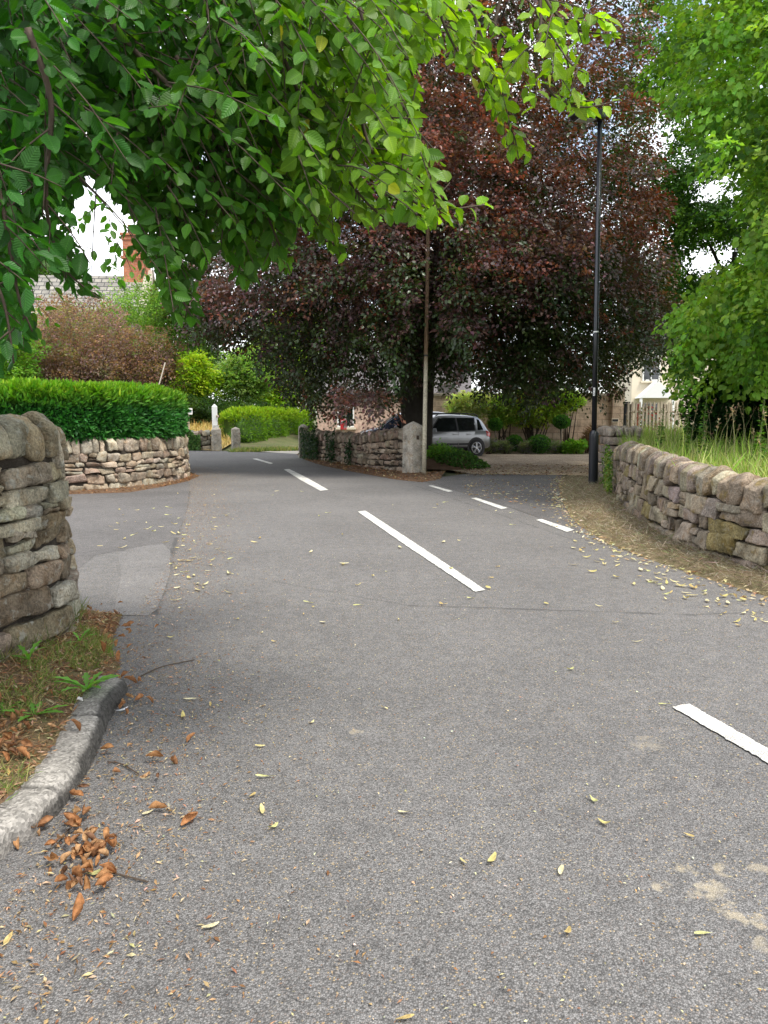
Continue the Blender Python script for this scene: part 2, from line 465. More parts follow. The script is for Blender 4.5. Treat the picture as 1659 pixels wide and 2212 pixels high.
road_pts = [(-2.3, -6), (-2.3, 5.0), (-2.6, 6.1), (-9, 7.2), (-9.5, 14.2), G(150, 1062), G(280, 1058), G(400, 1035), (-5.1, 20.5), (-7.5, 25), (-14, 29),
            (-15, 34.5), G(400, 973.5), G(470, 974), G(560, 977), G(640, 980), G(660, 991), G(760, 1013), G(860, 1031), G(945, 1046), G(1010, 1068),
            G(1095, 1094), G(1160, 1117), G(1235, 1120), G(1330, 1165), G(1450, 1210), G(1659, 1272), (5.6, 3.0), (8, -6)]
road = sheet('road', road_pts, 0.0, M['asphalt'])
sheet('side_drive', [G(840, 1027), G(945, 1046), G(1010, 1068), G(1095, 1094), G(1160, 1117), G(1240, 1146), G(1262, 1160), G(1222, 1100), G(1206, 1050), G(1215, 1026),
                     G(1020, 1022), G(960, 1030)], 0.004, M['asphalt_side'])
sheet('gravel_drive', [G(1020, 1024), G(1218, 1027), G(1290, 1030), (7.2, 20), (9.2, 26), (10.8, 33.2), (-2, 33.2), (-3.0, 31.5), (-1.5, 27), (0.5, 22.6), G(960, 1014)],
      0.009, M['gravel'])
sheet('paved_drive', [G(540, 974.5), G(648, 981), (-3.2, 33.5), (-1.0, 36), (-5.0, 37.2), G(560, 970)], 0.004,
      simple('pale_paving', (.42, .38, .31), .9, var=.15, scale=3))
sheet('asphalt_patch', [G(255, 1200), G(272, 1188), G(310, 1180), G(352, 1176), G(368, 1190), G(368, 1235), G(356, 1275), G(338, 1318), G(318, 1331), G(245, 1329), G(252, 1290), G(262, 1245)], 0.004, M['asphalt_old'])
sheet('drive_entrance', [G(205, 1200), G(255, 1190), G(362, 1190), G(400, 1120), G(412, 1040), G(280, 1060), G(150, 1064), (-9.3, 14.0), (-8.8, 7.6), (-2.9, 6.6)], 0.0025, M['asphalt_side'])
def ragged(pts, a=.0028):
    out = []
    for i in range(len(pts)):
        p, q = pts[i], pts[(i + 1) % len(pts)]; k = max(2, int(np.linalg.norm(q - p) / .02))
        for t in np.arange(k) / k: out.append(p + (q - p) * t + np.r_[rng.normal(size=2) * a * (.4 + .6 * (t > 0)), 0])
    return out
bands = [[(1453, 1527), (1470, 1522), (1489, 1520), (1722, 1652), (1700, 1672)],
         [(773, 1105), (789, 1103), (900, 1175), (1048, 1274), (1027, 1278), (870, 1173)],
         [(613, 1014), (625, 1013), (665, 1033), (709, 1058), (692, 1060), (650, 1037)],
         [(545, 991), (554, 990), (590, 1000.5), (585, 1002.5)]]
for b in bands:
    o = sheet('centre_dash', ragged([G(*p, .008) for p in b]), 0.008, M['paint'], None, road)
for b in [[(848, 1029.5), (856, 1029), (888, 1036), (880, 1037.5)], [(925, 1049), (934, 1048.5), (979, 1061), (968, 1062.5)],
          [(1018, 1076), (1029, 1075), (1096, 1097), (1084, 1100)], [(1158, 1123), (1170, 1121), (1240, 1144), (1225, 1149)]]:
    o = sheet('give_way_dash', ragged([G(*p, .008) for p in b], .005), 0.008, M['paint'], None, road)

# kerb on the left: a rounded concrete edge swept along a curve
kpath = catmull([(-1.16, -1.2), (-1.24, .8), (-1.3, 1.9), G(0, 1856)[:2], G(75, 1803)[:2], G(142, 1733)[:2], G(198, 1645)[:2], G(234, 1555)[:2], G(272, 1492)[:2], G(262, 1470)[:2] + np.array([-.06, .02])], 10)
prof = [(.012, -.04), (.004, .04), (-.006, .072), (-.022, .088), (-.05, .093), (-.1, .094), (-.15, .093), (-.165, .04)]
kpath = resample(kpath, 260); V = []; C = []
kn = len(kpath); joints = {112, 150, 187, 222}
for i, p in enumerate(kpath):
    t = kpath[min(i + 1, kn - 1)] - kpath[max(i - 1, 0)]; t /= np.linalg.norm(t); nrm = np.array([t[1], -t[0]])
    end = min(1.0, (kn - 1 - i) / 22); jt = i in joints
    for k, (o_, z) in enumerate(prof):
        V.append((*(p + nrm * (o_ * (.55 + .45 * end) + rng.normal() * .003)), z * (.35 + .65 * end) - (.007 if jt and k > 1 else 0) + rng.normal() * .0025))
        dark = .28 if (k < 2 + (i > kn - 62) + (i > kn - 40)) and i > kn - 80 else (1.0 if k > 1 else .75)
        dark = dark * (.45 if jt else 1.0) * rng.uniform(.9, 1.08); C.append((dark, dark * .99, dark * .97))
m_ = len(prof)
kf = np.array([(i * m_ + j, i * m_ + j + 1, (i + 1) * m_ + j + 1, (i + 1) * m_ + j) for i in range(kn - 1) for j in range(m_ - 1)])
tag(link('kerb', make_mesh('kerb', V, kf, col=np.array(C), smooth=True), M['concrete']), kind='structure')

# ------------------------------------------------------------------ dry stone walls
def stone_template(n):
    lin = np.sin(np.linspace(-1, 1, n + 1) * math.pi / 2)
    idx = {}; V = []; Fs = []
    def vid(p):
        k = tuple(round(q, 5) for q in p)
        if k not in idx: idx[k] = len(V); V.append(p)
        return idx[k]
    for ax in range(3):
        for s in (-1, 1):
            g = [[None] * (n + 1) for _ in range(n + 1)]
            for i, a in enumerate(lin):
                for j, b in enumerate(lin):
                    p = [0, 0, 0]; p[ax] = s; p[(ax + 1) % 3] = a; p[(ax + 2) % 3] = b
                    g[i][j] = vid(tuple(p))
            for i in range(n):
                for j in range(n):
                    q = (g[i][j], g[i + 1][j], g[i + 1][j + 1], g[i][j + 1])
                    Fs.append(q if s > 0 else q[::-1])
    return np.array(V, float), np.array(Fs)
TEMPL = {n: stone_template(n) for n in (4, 6, 9, 12)}

def stone(L, T, H, n, r, cj, na, g, round_top=0.0):
    P0, Fs = TEMPL[n]
    half = np.array([L, T, H]) / 2
    r = min(r, half.min() * .95)
    P = P0 * half; Q = np.clip(P, -(half - r), half - r); d = unit(P - Q)
    P = Q + r * d
    if round_top:
        k = np.clip(P[:, 2] / half[2], 0, 1)
        P[:, 2] -= round_top * H * (P[:, 1] / half[1]) ** 2 * k
    u = (P / half + 1) / 2
    off = g.normal(size=(2, 2, 2, 3)) * cj * np.minimum(half * 2, .25)
    W = [np.stack([1 - u[:, k], u[:, k]], 1) for k in range(3)]
    P = P + np.einsum('na,nb,nc,abcd->nd', W[0], W[1], W[2], off)
    s = np.zeros(len(P))
    for k in range(7):
        kv = g.normal(size=3) * (6 + 8 * k); s += np.sin(P @ kv + g.uniform(0, 6.28)) / (1 + .55 * k)
    s = s + .35 * np.round(s * 1.5)                # flat broken facets
    return P + d * (s * na)[:, None], Fs

class Path:
    def __init__(self, pts):
        self.p = catmull([q[:2] for q in pts], 24)
        d = np.linalg.norm(np.diff(self.p, axis=0), axis=1); self.s = np.r_[0, np.cumsum(d)]; self.len = self.s[-1]
        t = np.gradient(self.p, axis=0); self.t = unit(t)
    def at(self, s):
        s = np.asarray(s, float)
        x = np.interp(s, self.s, self.p[:, 0]); y = np.interp(s, self.s, self.p[:, 1])
        tx = np.interp(s, self.s, self.t[:, 0]); ty = np.interp(s, self.s, self.t[:, 1])
        over = np.where(s < 0, s, np.where(s > self.len, s - self.len, 0))
        l = np.hypot(tx, ty); tx, ty = tx / l, ty / l
        return np.stack([x + tx * over, y + ty * over], -1), np.stack([tx, ty], -1), np.stack([-ty, tx], -1)

def stone_wall(name, pts, hfn, T, side, label, mat, course=(.10, .19), length=(.2, .5), cope=(.15, .3, .3), batter=.06, n=6, seed=1,
               palette=None, cj=.10, na=.006, rr=.035, gap=.008, ochre=0.0, lean=0.0, cope_round=.32):
    """pts: foot of the visible face; side +1 if the body of the wall lies left of the path"""
    g = np.random.default_rng(seed)
    pa = Path(pts)
    root = empty(name, (*pa.at(pa.len / 2)[0], 0), label, 'wall')
    o3 = np.array([*pa.at(pa.len / 2)[0], 0])
    pal = np.array(palette if palette is not None else [(.33, .28, .22), (.28, .235, .18), (.37, .33, .27), (.25, .20, .16), (.31, .245, .195), (.30, .29, .25)])
    def to_world(P):
        p, t, nn = pa.at(P[:, 0])
        b = batter * P[:, 2] / 1.0
        w = p + nn * side * (P[:, 1] + b * (1 - 2 * P[:, 1] / T) )[:, None]
        return np.c_[w, P[:, 2]]
    def colour(cope=False):
        c = pal[g.integers(len(pal))] * np.array((.86, .835, .77)) * g.uniform(.70, 1.22) * (1 + g.normal(size=3) * .025)
        if g.random() < ochre and not cope: c = np.array((.25, .20, .09)) * g.uniform(.75, 1.1)
        return c
    VS, FS, CS, nv = [], [], [], 0
    def put(P, Fs, cope=False):
        nonlocal nv
        VS.append(P); FS.append(Fs + nv); CS.append(np.tile(colour(cope), (len(P), 1))); nv += len(P)
    z = -.05; hmax = max(hfn(s) for s in np.linspace(0, pa.len, 30)) - cope[2]
    while z < hmax - .02:
        big = 1.25 if z < .3 else 1.0
        h = g.uniform(*course) * big
        if hmax - z - h < course[0] * .7: h = hmax - z
        s = -g.uniform(0, .2)
        ph = g.uniform(0, 6)
        while s < pa.len:
            L = g.uniform(*length) * big
            sc = s + L / 2; top = hfn(min(max(sc, 0), pa.len)) - cope[2]
            k = (top + .05) / (hmax + .05)                                    # squeeze courses where the wall is lower
            z0, hh = -.05 + (z + .05) * k, h * k
            wob = .012 * math.sin(sc * 3 + ph)
            parts = [(z0, hh, 0, L)]
            q = g.random()
            if q < .14 and hh > .11: parts = [(z0, hh * .46, 0, L), (z0 + hh * .46, hh * .54, 0, L)]
            elif q < .26 and L > .3: f = g.uniform(.4, .6); parts = [(z0, hh, 0, L * f), (z0, hh * .5, L * f, L * (1 - f)), (z0 + hh * .5, hh * .5, L * f, L * (1 - f))]
            for (zz, h2, s0, l2) in parts:
                P, Fs = stone(l2 - gap, T + g.normal() * .02, h2 - gap * .8, n, rr * g.uniform(.6, 1.2), cj, na, g)
                P = P + np.array([s + s0 + l2 / 2, T / 2 + g.normal() * .014, zz + h2 / 2 + wob])
                put(to_world(P), Fs)
            s += L
        z += h
    body = link('stonework', make_mesh('stonework', np.concatenate(VS) - o3, np.concatenate(FS), col=np.concatenate(CS), smooth=True), mat, root)
    VS, FS, CS, nv = [], [], [], 0
    s = -.05
    while s < pa.len:
        L = g.uniform(cope[0], cope[1]); top = hfn(min(max(s, 0), pa.len)); ch = cope[2] * g.uniform(.93, 1.08)
        P, Fs = stone(L - gap * .6, T * 1.08 + g.normal() * .015, ch, n, min(.042, L * .25), cj * 1.1, na * 1.3, g, cope_round)
        a = lean + g.normal() * .06
        P = np.c_[P[:, 0] * math.cos(a) + P[:, 2] * math.sin(a), P[:, 1], -P[:, 0] * math.sin(a) + P[:, 2] * math.cos(a)]
        P = P + np.array([s + L / 2, T / 2 + g.normal() * .012, top - ch / 2 + .01])
        put(to_world(P), Fs, True); s += L
    link('coping', make_mesh('coping', np.concatenate(VS) - o3, np.concatenate(FS), col=np.concatenate(CS), smooth=True), mat, root)
    ss = np.linspace(.06, pa.len - .06, 60); V = []
    for q in ss:
        for (nn, zf) in ((.07, -.1), (.07, .9), (T - .07, .9), (T - .07, -.1)):
            V.append((q, nn, zf if zf < 0 else hfn(q) - cope[2] * .45))
    V = to_world(np.array(V)) - o3
    Fs = [(i * 4 + j, (i + 1) * 4 + j, (i + 1) * 4 + j + 1, i * 4 + j + 1) for i in range(59) for j in range(3)] + [(0, 1, 2, 3), (239, 238, 237, 236)]
    link('earth_core', make_mesh('earth_core', V, Fs), M['soil_core'], root)
    return root, pa

NEARW, near_pa = stone_wall('dry_stone_wall', [(-2.62, .2), (-2.48, 2.2), (-2.34, 3.7), (-2.18, 4.7), (-2.15, 5.25), (-2.46, 5.78), (-3.4, 6.2), (-5.6, 6.8), (-8.5, 7.2)],
           lambda s: 1.585 - .02 * s, .46, 1, 'tall lichen-spotted dry stone wall with a rounded end, without any hedge, beside the kerb', M['stone_near'],
           course=(.075, .165), length=(.24, .56), cope=(.15, .24, .28), n=12, seed=8, cj=.09, na=.0062, rr=.026, gap=.009,
           palette=[(.46, .41, .32), (.38, .325, .24), (.49, .455, .37), (.31, .255, .19), (.43, .355, .26), (.44, .42, .345)])
LEFTW, left_pa = stone_wall('dry_stone_wall', [(-12, 13.2), (-9, 14.0), (-6.35, 15.1), (-5.25, 16.3), (-4.82, 17.9), (-5.0, 19.6), (-6.3, 22.6), (-9, 25.5)],
           lambda s: 1.08, .45, 1, 'curved dry stone wall of rounded stones carrying the clipped yew hedge', M['stone_far'],
           course=(.11, .17), length=(.2, .42), cope=(.14, .26, .32), n=6, seed=9, na=.007, rr=.04, gap=.018, cj=.13,
           palette=[(.46, .40, .32), (.42, .35, .28), (.48, .44, .37), (.35, .28, .22), (.43, .34, .275)])
mp = [G(872, 1024), G(800, 1016), G(730, 1005), G(664, 992)]
MIDW, mid_pa = stone_wall('dry_stone_wall', mp, lambda s: float(np.interp(s, [0, 1.0, 2.6, 5, 8], [1.19, 1.14, 1.0, 1.0, 1.03])), .42, -1, 'rough dry stone wall with ivy between the two gateposts under the copper beech', M['stone_far'],
           course=(.12, .2), length=(.2, .42), cope=(.16, .28, .3), n=6, seed=14, cj=.13, na=.008, rr=.06, gap=.02, lean=.12,
           palette=[(.44, .36, .29), (.39, .31, .245), (.48, .41, .34), (.33, .25, .2), (.42, .34, .28)])
def right_h(s): return .90 + .15 * min(1, max(0, (s - 4) / 5)) - .25 * max(0, (s - 11.5) / 4)
RIGHTW, right_pa = stone_wall('dry_stone_wall', [(5.6, 2.6), (4.5, 4.4), (3.75, 6.0), (3.42, 7.2), (3.32, 8.3), (3.48, 10.0), (3.86, 12.3), (4.55, 15.2), (5.1, 17.2)],
           right_h, .46, -1, 'curved wall of squared blocks with yellow moss patches holding up the rough grass bank', M['stone_right'],
           course=(.15, .22), length=(.2, .42), cope=(.12, .26, .30), n=9, seed=22, cj=.075, na=.0055, rr=.02, gap=.013, ochre=.07, batter=.08,
           palette=[(.38, .325, .25), (.33, .275, .21), (.42, .37, .295), (.29, .24, .20), (.37, .305, .235), (.34, .285, .255)])
FARW, far_pa = stone_wall('dry_stone_wall', [G(380, 974) + np.array([-1.5, .8, 0]), G(420, 973), G(459, 972.5)], lambda s: .88, .4, 1, 'low broken wall with ivy beyond the bend beside the gatepost', M['stone_far'],
           course=(.14, .2), length=(.22, .4), cope=(.18, .28, .24), n=4, seed=31)

# stone posts
def stone_post(label, at, w, h, cap, rz, mat=None, plate=False, seed=0, cat='gatepost'):
    g = np.random.default_rng(seed)
    root = empty('stone_gatepost', at, label, cat, 'stone gateposts', rz)
    nz = 10; V = []; k = 4
    ring0 = [(-1, -1), (-.9, -1), (0, -1.01), (.9, -1), (1, -1), (1, -.9), (1.01, 0), (1, .9), (1, 1), (.9, 1), (0, 1.01), (-.9, 1), (-1, 1), (-1, .9), (-1.01, 0), (-1, -.9)]
    nr = len(ring0)
    for i in range(nz + 1):
        z = h * i / nz
        for (a, b) in ring0:
            f = w / 2 * (1.02 - .05 * i / nz)
            cor = .975 if (abs(a) > .95 and abs(b) > .95) else 1
            V.append((a * f * cor + g.normal() * .004, b * f * cor + g.normal() * .004, z - (.15 if i == 0 else 0)))
    Fs = [(i * nr + j, i * nr + (j + 1) % nr, (i + 1) * nr + (j + 1) % nr, (i + 1) * nr + j) for i in range(nz) for j in range(nr)]
    b0 = nz * nr
    for q, (f, dz) in enumerate(((.9, cap * .25), (.45, cap * .68))):
        for (a, b) in ring0: V.append((a * w / 2 * f * .97, b * w / 2 * f * .97, h + dz))
        o = b0 + q * nr
        Fs += [(o + j, o + (j + 1) % nr, o + nr + (j + 1) % nr, o + nr + j) for j in range(nr)]
    V.append((0, 0, h + cap)); o = b0 + 2 * nr
    Fs += [(o + j, o + (j + 1) % nr, len(V) - 1) for j in range(nr)]
    me = make_mesh('post', V, Fs, col=np.tile((.40, .36, .295), (len(V), 1)))
    link('post', me, mat or M['grey_stone'], root)
    if plate:
        p = MB(); p.box((0, 0, 0), (.075, .012, .10))
        o = p.build('plate', M['twig'], root); o.location = (-.02, -w / 2 * .985 - .006, h * .80)
        k2 = MB(); k2.tube([(0, 0, 0), (0, -.03, 0)], .016, 8)
        o2 = k2.build('bolt', M['twig'], o)
    return root
gp = G(893, 1028)
GATE = stone_post('tall square stone gatepost with pointed top at the gravel drive', gp + np.array([0, .2, 0]), .40, 1.22, .17, R(38), plate=True, seed=1)
stone_post('dark ivy-clad stone gatepost at the far end of the rough ivy wall', G(655, 989) + np.array([0, .2, 0]), .36, 1.12, .12, R(10), seed=2)
stone_post('pale stone gatepost in front of the tall white notice post', G(466, 973) + np.array([0, .2, 0]), .42, .92, .12, R(8), seed=3)
stone_post('slim grey stone gatepost beside the bright privet hedge', G(508, 973.5) + np.array([0, .2, 0]), .36, .95, .1, R(20), seed=4)

# stone pier at the far end of the right wall
pr = empty('stone_pier', (5.45, 17.75, 0), 'stubby stone pier with stepped cap at the far end of the mossy block wall', 'pier')
VS, FS, CS, nv = [], [], [], 0; g_ = np.random.default_rng(77)
zz = 0
for h in (.22, .2, .24, .2, .2):
    for (dx, dy) in ((-.19, -.19), (.19, -.19), (-.19, .19), (.19, .19)):
        P, Fs = stone(.38, .38, h - .01, 4, .03, .05, .005, g_); P = P + np.array((dx, dy, zz + h / 2))
        VS.append(P); FS.append(Fs + nv); CS.append(np.tile(np.array((.33, .27, .22)) * g_.uniform(.8, 1.15), (len(P), 1))); nv += len(P)
    zz += h
link('pier_shaft', make_mesh('pier_shaft', np.concatenate(VS), np.concatenate(FS), col=np.concatenate(CS), smooth=True), M['stone_far'], pr)
VS, FS, CS, nv = [], [], [], 0
for k in range(4):
    P, Fs = stone(.21, .86, .26, 4, .07, .06, .007, g_, .3); P = P + np.array((-.32 + k * .213, 0, zz + .12))
    VS.append(P); FS.append(Fs + nv); CS.append(np.tile(np.array((.34, .29, .24)) * g_.uniform(.8, 1.15), (len(P), 1))); nv += len(P)
link('cap', make_mesh('cap', np.concatenate(VS), np.concatenate(FS), col=np.concatenate(CS), smooth=True), M['stone_far'], pr)

# verges and banks
def foot(pa, s0, s1, n, off=0.0):
    p, t, nn = pa.at(np.linspace(s0, s1, n)); return p + nn * off
kt = unit(np.gradient(kpath, axis=0)); kin = kpath + np.stack([-kt[:, 1], kt[:, 0]], 1) * .145
LV = strip('verge', np.vstack([kin[:-12], [G(262, 1440)[:2]], [G(235, 1400)[:2]], [(-2.0, 5.7)]]) , foot(near_pa, 0, 5.9, 30, .1), lambda p: float(np.interp(p[1], [3.5, 4.2], [.088, .004])), lambda p: float(np.interp(p[1], [3.6, 5.6], [.10, .03])), .006, M['verge'], 70, 9, .004)
RV = strip('verge', [G(1212, 1030), G(1206, 1050), G(1216, 1090), G(1246, 1132), G(1308, 1172), G(1400, 1208), G(1530, 1252), G(1659, 1290), (4.7, 4.4), (5.4, 2.6)][::-1],
           foot(right_pa, 0, right_pa.len, 40, -.1), .002, .07, .035, M['hay'], 80, 9, .012)
MV = strip('verge', [G(640, 981), G(660, 994), G(700, 1007), G(760, 1019), G(860, 1037), G(915, 1042), G(950, 1036)], np.vstack([foot(mid_pa, 0, mid_pa.len, 10, -.1)[::-1], [(gp[0] + .3, gp[1] + .3)], [(gp[0] + .9, gp[1] + .9)]]), .003, .07, .02, M['litter_soil'], 50, 6, .012)
WV = strip('verge', [G(150, 1068), G(280, 1064), G(350, 1052), G(404, 1040), (-4.7, 19.5)], foot(left_pa, 5.6, 12.4, 12, .1), .003, .04, .01, M['litter_soil'], 40, 5, .006)
# raised lawn behind the right wall
lawn_edge = foot(right_pa, 0, right_pa.len, 30, -.25)
LB = np.array([(18, 1), (20, 4), (22, 8), (22, 12), (20, 17), (14, 24), (8.5, 25.5)])
LW = strip('lawn', lawn_edge, LB, .72, 1.0, .12, M['lawn'], 60, 16, .02)
# leafy bank on the right of the gatepost
bank_c = np.array([*(G(965, 1010)[:2] + np.array([.05, .8])), 0])
V = []; 
for i in range(9):
    for j in range(24):
        r = i / 8; a = j / 24 * 2 * math.pi
        V.append((bank_c[0] + r * 1.35 * math.cos(a), bank_c[1] + r * 2.0 * math.sin(a), .42 * (1 - r * r) ** 1.2 - .02 + rng.normal() * .012))
bf = np.array([(i * 24 + j, (i + 1) * 24 + j, (i + 1) * 24 + (j + 1) % 24, i * 24 + (j + 1) % 24) for i in range(8) for j in range(24)])
tag(link('bank', make_mesh('bank', V, bf, smooth=True), M['litter_soil']), kind='structure')
# dry meadow rising beyond the bend
V = []; xs = np.linspace(-26, -7.4, 24); ys = np.linspace(34.4, 50, 14)
for y in ys:
    for x in xs: V.append((x, y, .03 + 1.5 * min(1, max(0, (y - 35) / 11)) ** .8 * min(1, max(.12, (-x - 6) / 3)) + rng.normal() * .03))
mf = np.array([(j * 24 + i, j * 24 + i + 1, (j + 1) * 24 + i + 1, (j + 1) * 24 + i) for j in range(13) for i in range(23)])
tag(link('meadow', make_mesh('meadow', V, mf, smooth=True), M['meadow']), kind='structure')

sheet('dry_verge', [G(515, 971.5), G(560, 975), G(640, 978), G(650, 965), G(600, 960), G(515, 966)], 0.0, M['meadow'])
# ------------------------------------------------------------------ leaves
def leaf_mesh(name, C, A, Nn, L, W, col, mat, parent=None, shape='kite', fold=.18, loc=None):
    n = len(C)
    A = unit(A); Nn = Nn - A * np.sum(A * Nn, 1, keepdims=True); Nn = unit(Nn); B = np.cross(Nn, A)
    L = np.broadcast_to(L, (n,))[:, None]; W = np.broadcast_to(W, (n,))[:, None]
    up = Nn * (W * fold)
    if shape == 'kite':
        V = np.stack([C, C + A * L * .45 + B * W * .5 + up, C + A * L, C + A * L * .45 - B * W * .5 + up], 1)
        base = np.arange(n)[:, None] * 4
        Fs = np.concatenate([base + np.array([[0, 2, 1]]), base + np.array([[0, 3, 2]])])
        k = 4
    elif shape == 'oval':
        V = np.stack([C, C + A * L * .28 + B * W * .42 + up, C + A * L * .68 + B * W * .46 + up, C + A * L - Nn * L * .12,
                      C + A * L * .68 - B * W * .46 + up, C + A * L * .28 - B * W * .42 + up], 1)
        base = np.arange(n)[:, None] * 6
        Fs = np.concatenate([base + np.array([[0, 3, 2, 1]]), base + np.array([[0, 5, 4, 3]])])
        k = 6
    elif shape == 'blade':
        bend = Nn * L * .28
        V = np.stack([C - B * W * .5, C + B * W * .5, C + A * L * .6 + B * W * .35 + bend * .3, C + A * L * .6 - B * W * .35 + bend * .3, C + A * L * .93 + bend], 1)
        base = np.arange(n)[:, None] * 5
        q = np.concatenate([base + np.array([[0, 1, 2]]), base + np.array([[0, 2, 3]]), base + np.array([[3, 2, 4]])])
        Fs = q; k = 5
    V = V.reshape(-1, 3)
    if loc is not None: V = V - np.asarray(loc, float)
    c = np.repeat(np.clip(col, .001, 1), k, axis=0)
    return link(name, make_mesh(name, V, Fs, col=c), mat, parent, loc if parent is None else None)

def sprays(cen, outw, size, n, droop=.3, spread=.42, thick=.07, jit=.35):
    S = len(cen); size = np.broadcast_to(size, (S,))
    a = unit(unit(outw) * np.array([1, 1, .6]) + np.array([0, 0, -droop]) + rng.normal(size=(S, 3)) * jit)
    up = np.array([0, 0, 1.0]) + rng.normal(size=(S, 3)) * .3
    b = unit(np.cross(up, a)); c = unit(np.cross(a, b))
    t = rng.random((S, n)); side = rng.choice([-1, 1], (S, n)); w = rng.random((S, n)) * np.sin(np.pi * (t * .8 + .15))
    s = size[:, None]
    e = lambda x: x[:, None, :]
    P = e(cen) + e(a) * ((t - .5) * s)[..., None] + e(b) * (side * w * s * spread)[..., None] + e(c) * (rng.normal(size=(S, n)) * s * thick)[..., None]
    P[..., 2] -= t ** 2 * s * .18
    Ld = e(a) * .7 + e(b) * side[..., None] * .7 + rng.normal(size=(S, n, 3)) * .35 + np.array([0, 0, -.25])
    Ln = e(c) + rng.normal(size=(S, n, 3)) * .45
    return P.reshape(-1, 3), Ld.reshape(-1, 3), Ln.reshape(-1, 3), np.repeat(np.arange(S), n)

def in_ellipsoids(lobes, n, shell=4.0):
    """random points in lobes (x,y,z,rx,ry,rz), pushed outwards by shell; returns points and outward directions"""
    lob = np.array(lobes, float); w = lob[:, 3] * lob[:, 4] * lob[:, 5]; w = w ** .75
    k = rng.choice(len(lob), n, p=w / w.sum())
    d = unit(rng.normal(size=(n, 3))); r = rng.random(n) ** (1 / shell)
    P = lob[k, :3] + d * r[:, None] * lob[k, 3:6]
    return P, unit(d / lob[k, 3:6]), r

def vary(base, n, dv=.25, dh=.12):
    base = np.asarray(base, float)
    if base.ndim == 1: base = np.tile(base, (n, 1))
    return base * rng.uniform(1 - dv, 1 + dv, (n, 1)) * (1 + rng.normal(size=(n, 3)) * dh)

def pick(cols, n, p=None): return np.array(cols)[rng.choice(len(cols), n, p=p)]

def limb_pts(a, b, sag=.0, wob=.15, n=8):
    a, b = np.asarray(a, float), np.asarray(b, float); L = np.linalg.norm(b - a); out = []
    ph = rng.uniform(0, 6, 3)
    for t in np.linspace(0, 1, n):
        p = a + (b - a) * t; p = p + np.array([math.sin(3 * t + ph[0]), math.sin(4 * t + ph[1]), .5 * math.sin(5 * t + ph[2])]) * wob * L * .12 * math.sin(math.pi * t)
        p[2] += sag * L * math.sin(math.pi * t); out.append(p)
    return out

def tree(name, label, cat, base, lobes, ns, nl, lsize, cols, mat, ssize=(.5, 1.0), trunk=(.25, 3.0), limbs=10, droop=.3, shape='kite', group=None, shell=4.0, keep=None, cp=None, width=.62, spread=.42):
    root = empty(name, base, label, cat, group)
    o = np.array(base, float)
    P, out, r = in_ellipsoids(lobes, ns, shell)
    if keep is not None:
        k = keep(P); P, out, r = P[k], out[k], r[k]
    C, A, Nn, sid = sprays(P, out, rng.uniform(*ssize, len(P)), nl, droop, spread)
    sc = vary(pick(cols, len(P), cp), len(P), .22, .05)
    col = vary(sc[sid], len(C), .2, .06)
    L = rng.uniform(.75, 1.2, len(C)) * lsize
    leaf_mesh('crown', C - o, A, Nn, L, L * width, col, mat, root, shape)
    if trunk:
        mb = MB(); r0, h = trunk
        mb.tube([(0, 0, -.1), (0.0, 0, .3), (.04 * h * .3, .02, h * .5), (0, .05, h), (.1, 0, h * 1.7)], [r0 * 1.35, r0 * 1.05, r0 * .9, r0 * .8, r0 * .35], 12)
        lob = np.array(lobes)
        for i in range(limbs):
            l = lob[rng.integers(len(lob))]
            d = unit(rng.normal(size=3)) * .75; e = l[:3] + d * l[3:6] - o
            st = np.array([0, 0, h * rng.uniform(.6, 1.5)])
            mb.tube(limb_pts(st, e, .08), np.linspace(r0 * .32, r0 * .05, 8), 6)
        mb.build('trunk', M['bark'], root, smooth=True)
    return root

# ------------------------------------------------------------------ copper beech
BX, BY = D(892, 930, 25.0)[:2]
beech = empty('copper_beech', (BX, BY, 0), 'huge dark copper beech spreading over the gravel drive behind the gatepost', 'tree')
bo = np.array([BX, BY, 0])
px_l = [300, 330, 400, 470, 560, 620, 690, 760, 850, 900, 960, 1060, 1150, 1230, 1290, 1380, 1440, 1480]
py_l = [640, 680, 708, 728, 762, 842, 902, 902, 888, 815, 835, 836, 866, 842, 845, 800, 755, 690]
def beech_keep(P):
    x, y = proj(P)
    lim = np.interp(x, px_l, py_l) - 8
    left = np.interp(y, [-400, 0, 200, 350, 500, 620, 900], [600, 640, 580, 520, 430, 350, 330])
    right = np.interp(y, [-400, 0, 300, 600, 900], [1420, 1400, 1410, 1440, 1455])
    wob = 14 * np.sin(x * .045) + 9 * np.sin(x * .11 + 1)
    inside = (y < lim + wob * .6) & (x > left + 18 * np.sin(y * .05)) & (x < right + 18 * np.sin(y * .06))
    clear = (P[:, 1] < 20.3) & (np.abs(P[:, 0] - 1.06) < .36) & (P[:, 2] < 7.0)
    hollow = clear | (np.hypot(P[:, 0] - BX, P[:, 1] - BY) < 2.2) & (P[:, 2] < 3.2)
    return inside & ~hollow
lobes = [(BX, BY, 8.8, 8.6, 8.0, 9.6), (BX - 3.5, BY - 1, 6.5, 5.8, 5.5, 5.4), (BX + 3.6, BY - 1.5, 6.2, 5.4, 5.5, 5.0), (BX + .5, BY - 5, 6.0, 4.0, 3.0, 3.8), (BX, BY, 15, 6, 6, 5)]
P, out, r = in_ellipsoids(lobes + [(BX + 4.6, BY - 1, 4.6, 4.4, 4.5, 2.8), (BX - 5, BY - 1, 5.2, 3.6, 4, 2.2), (BX + 1.5, BY - 5.5, 4.6, 3.6, 2.2, 2.0)], 15500, 3.6)
k = beech_keep(P) & (P[:, 2] > 1.2) & (P[:, 2] < 19)
P, out, r = P[k], out[k], r[k]
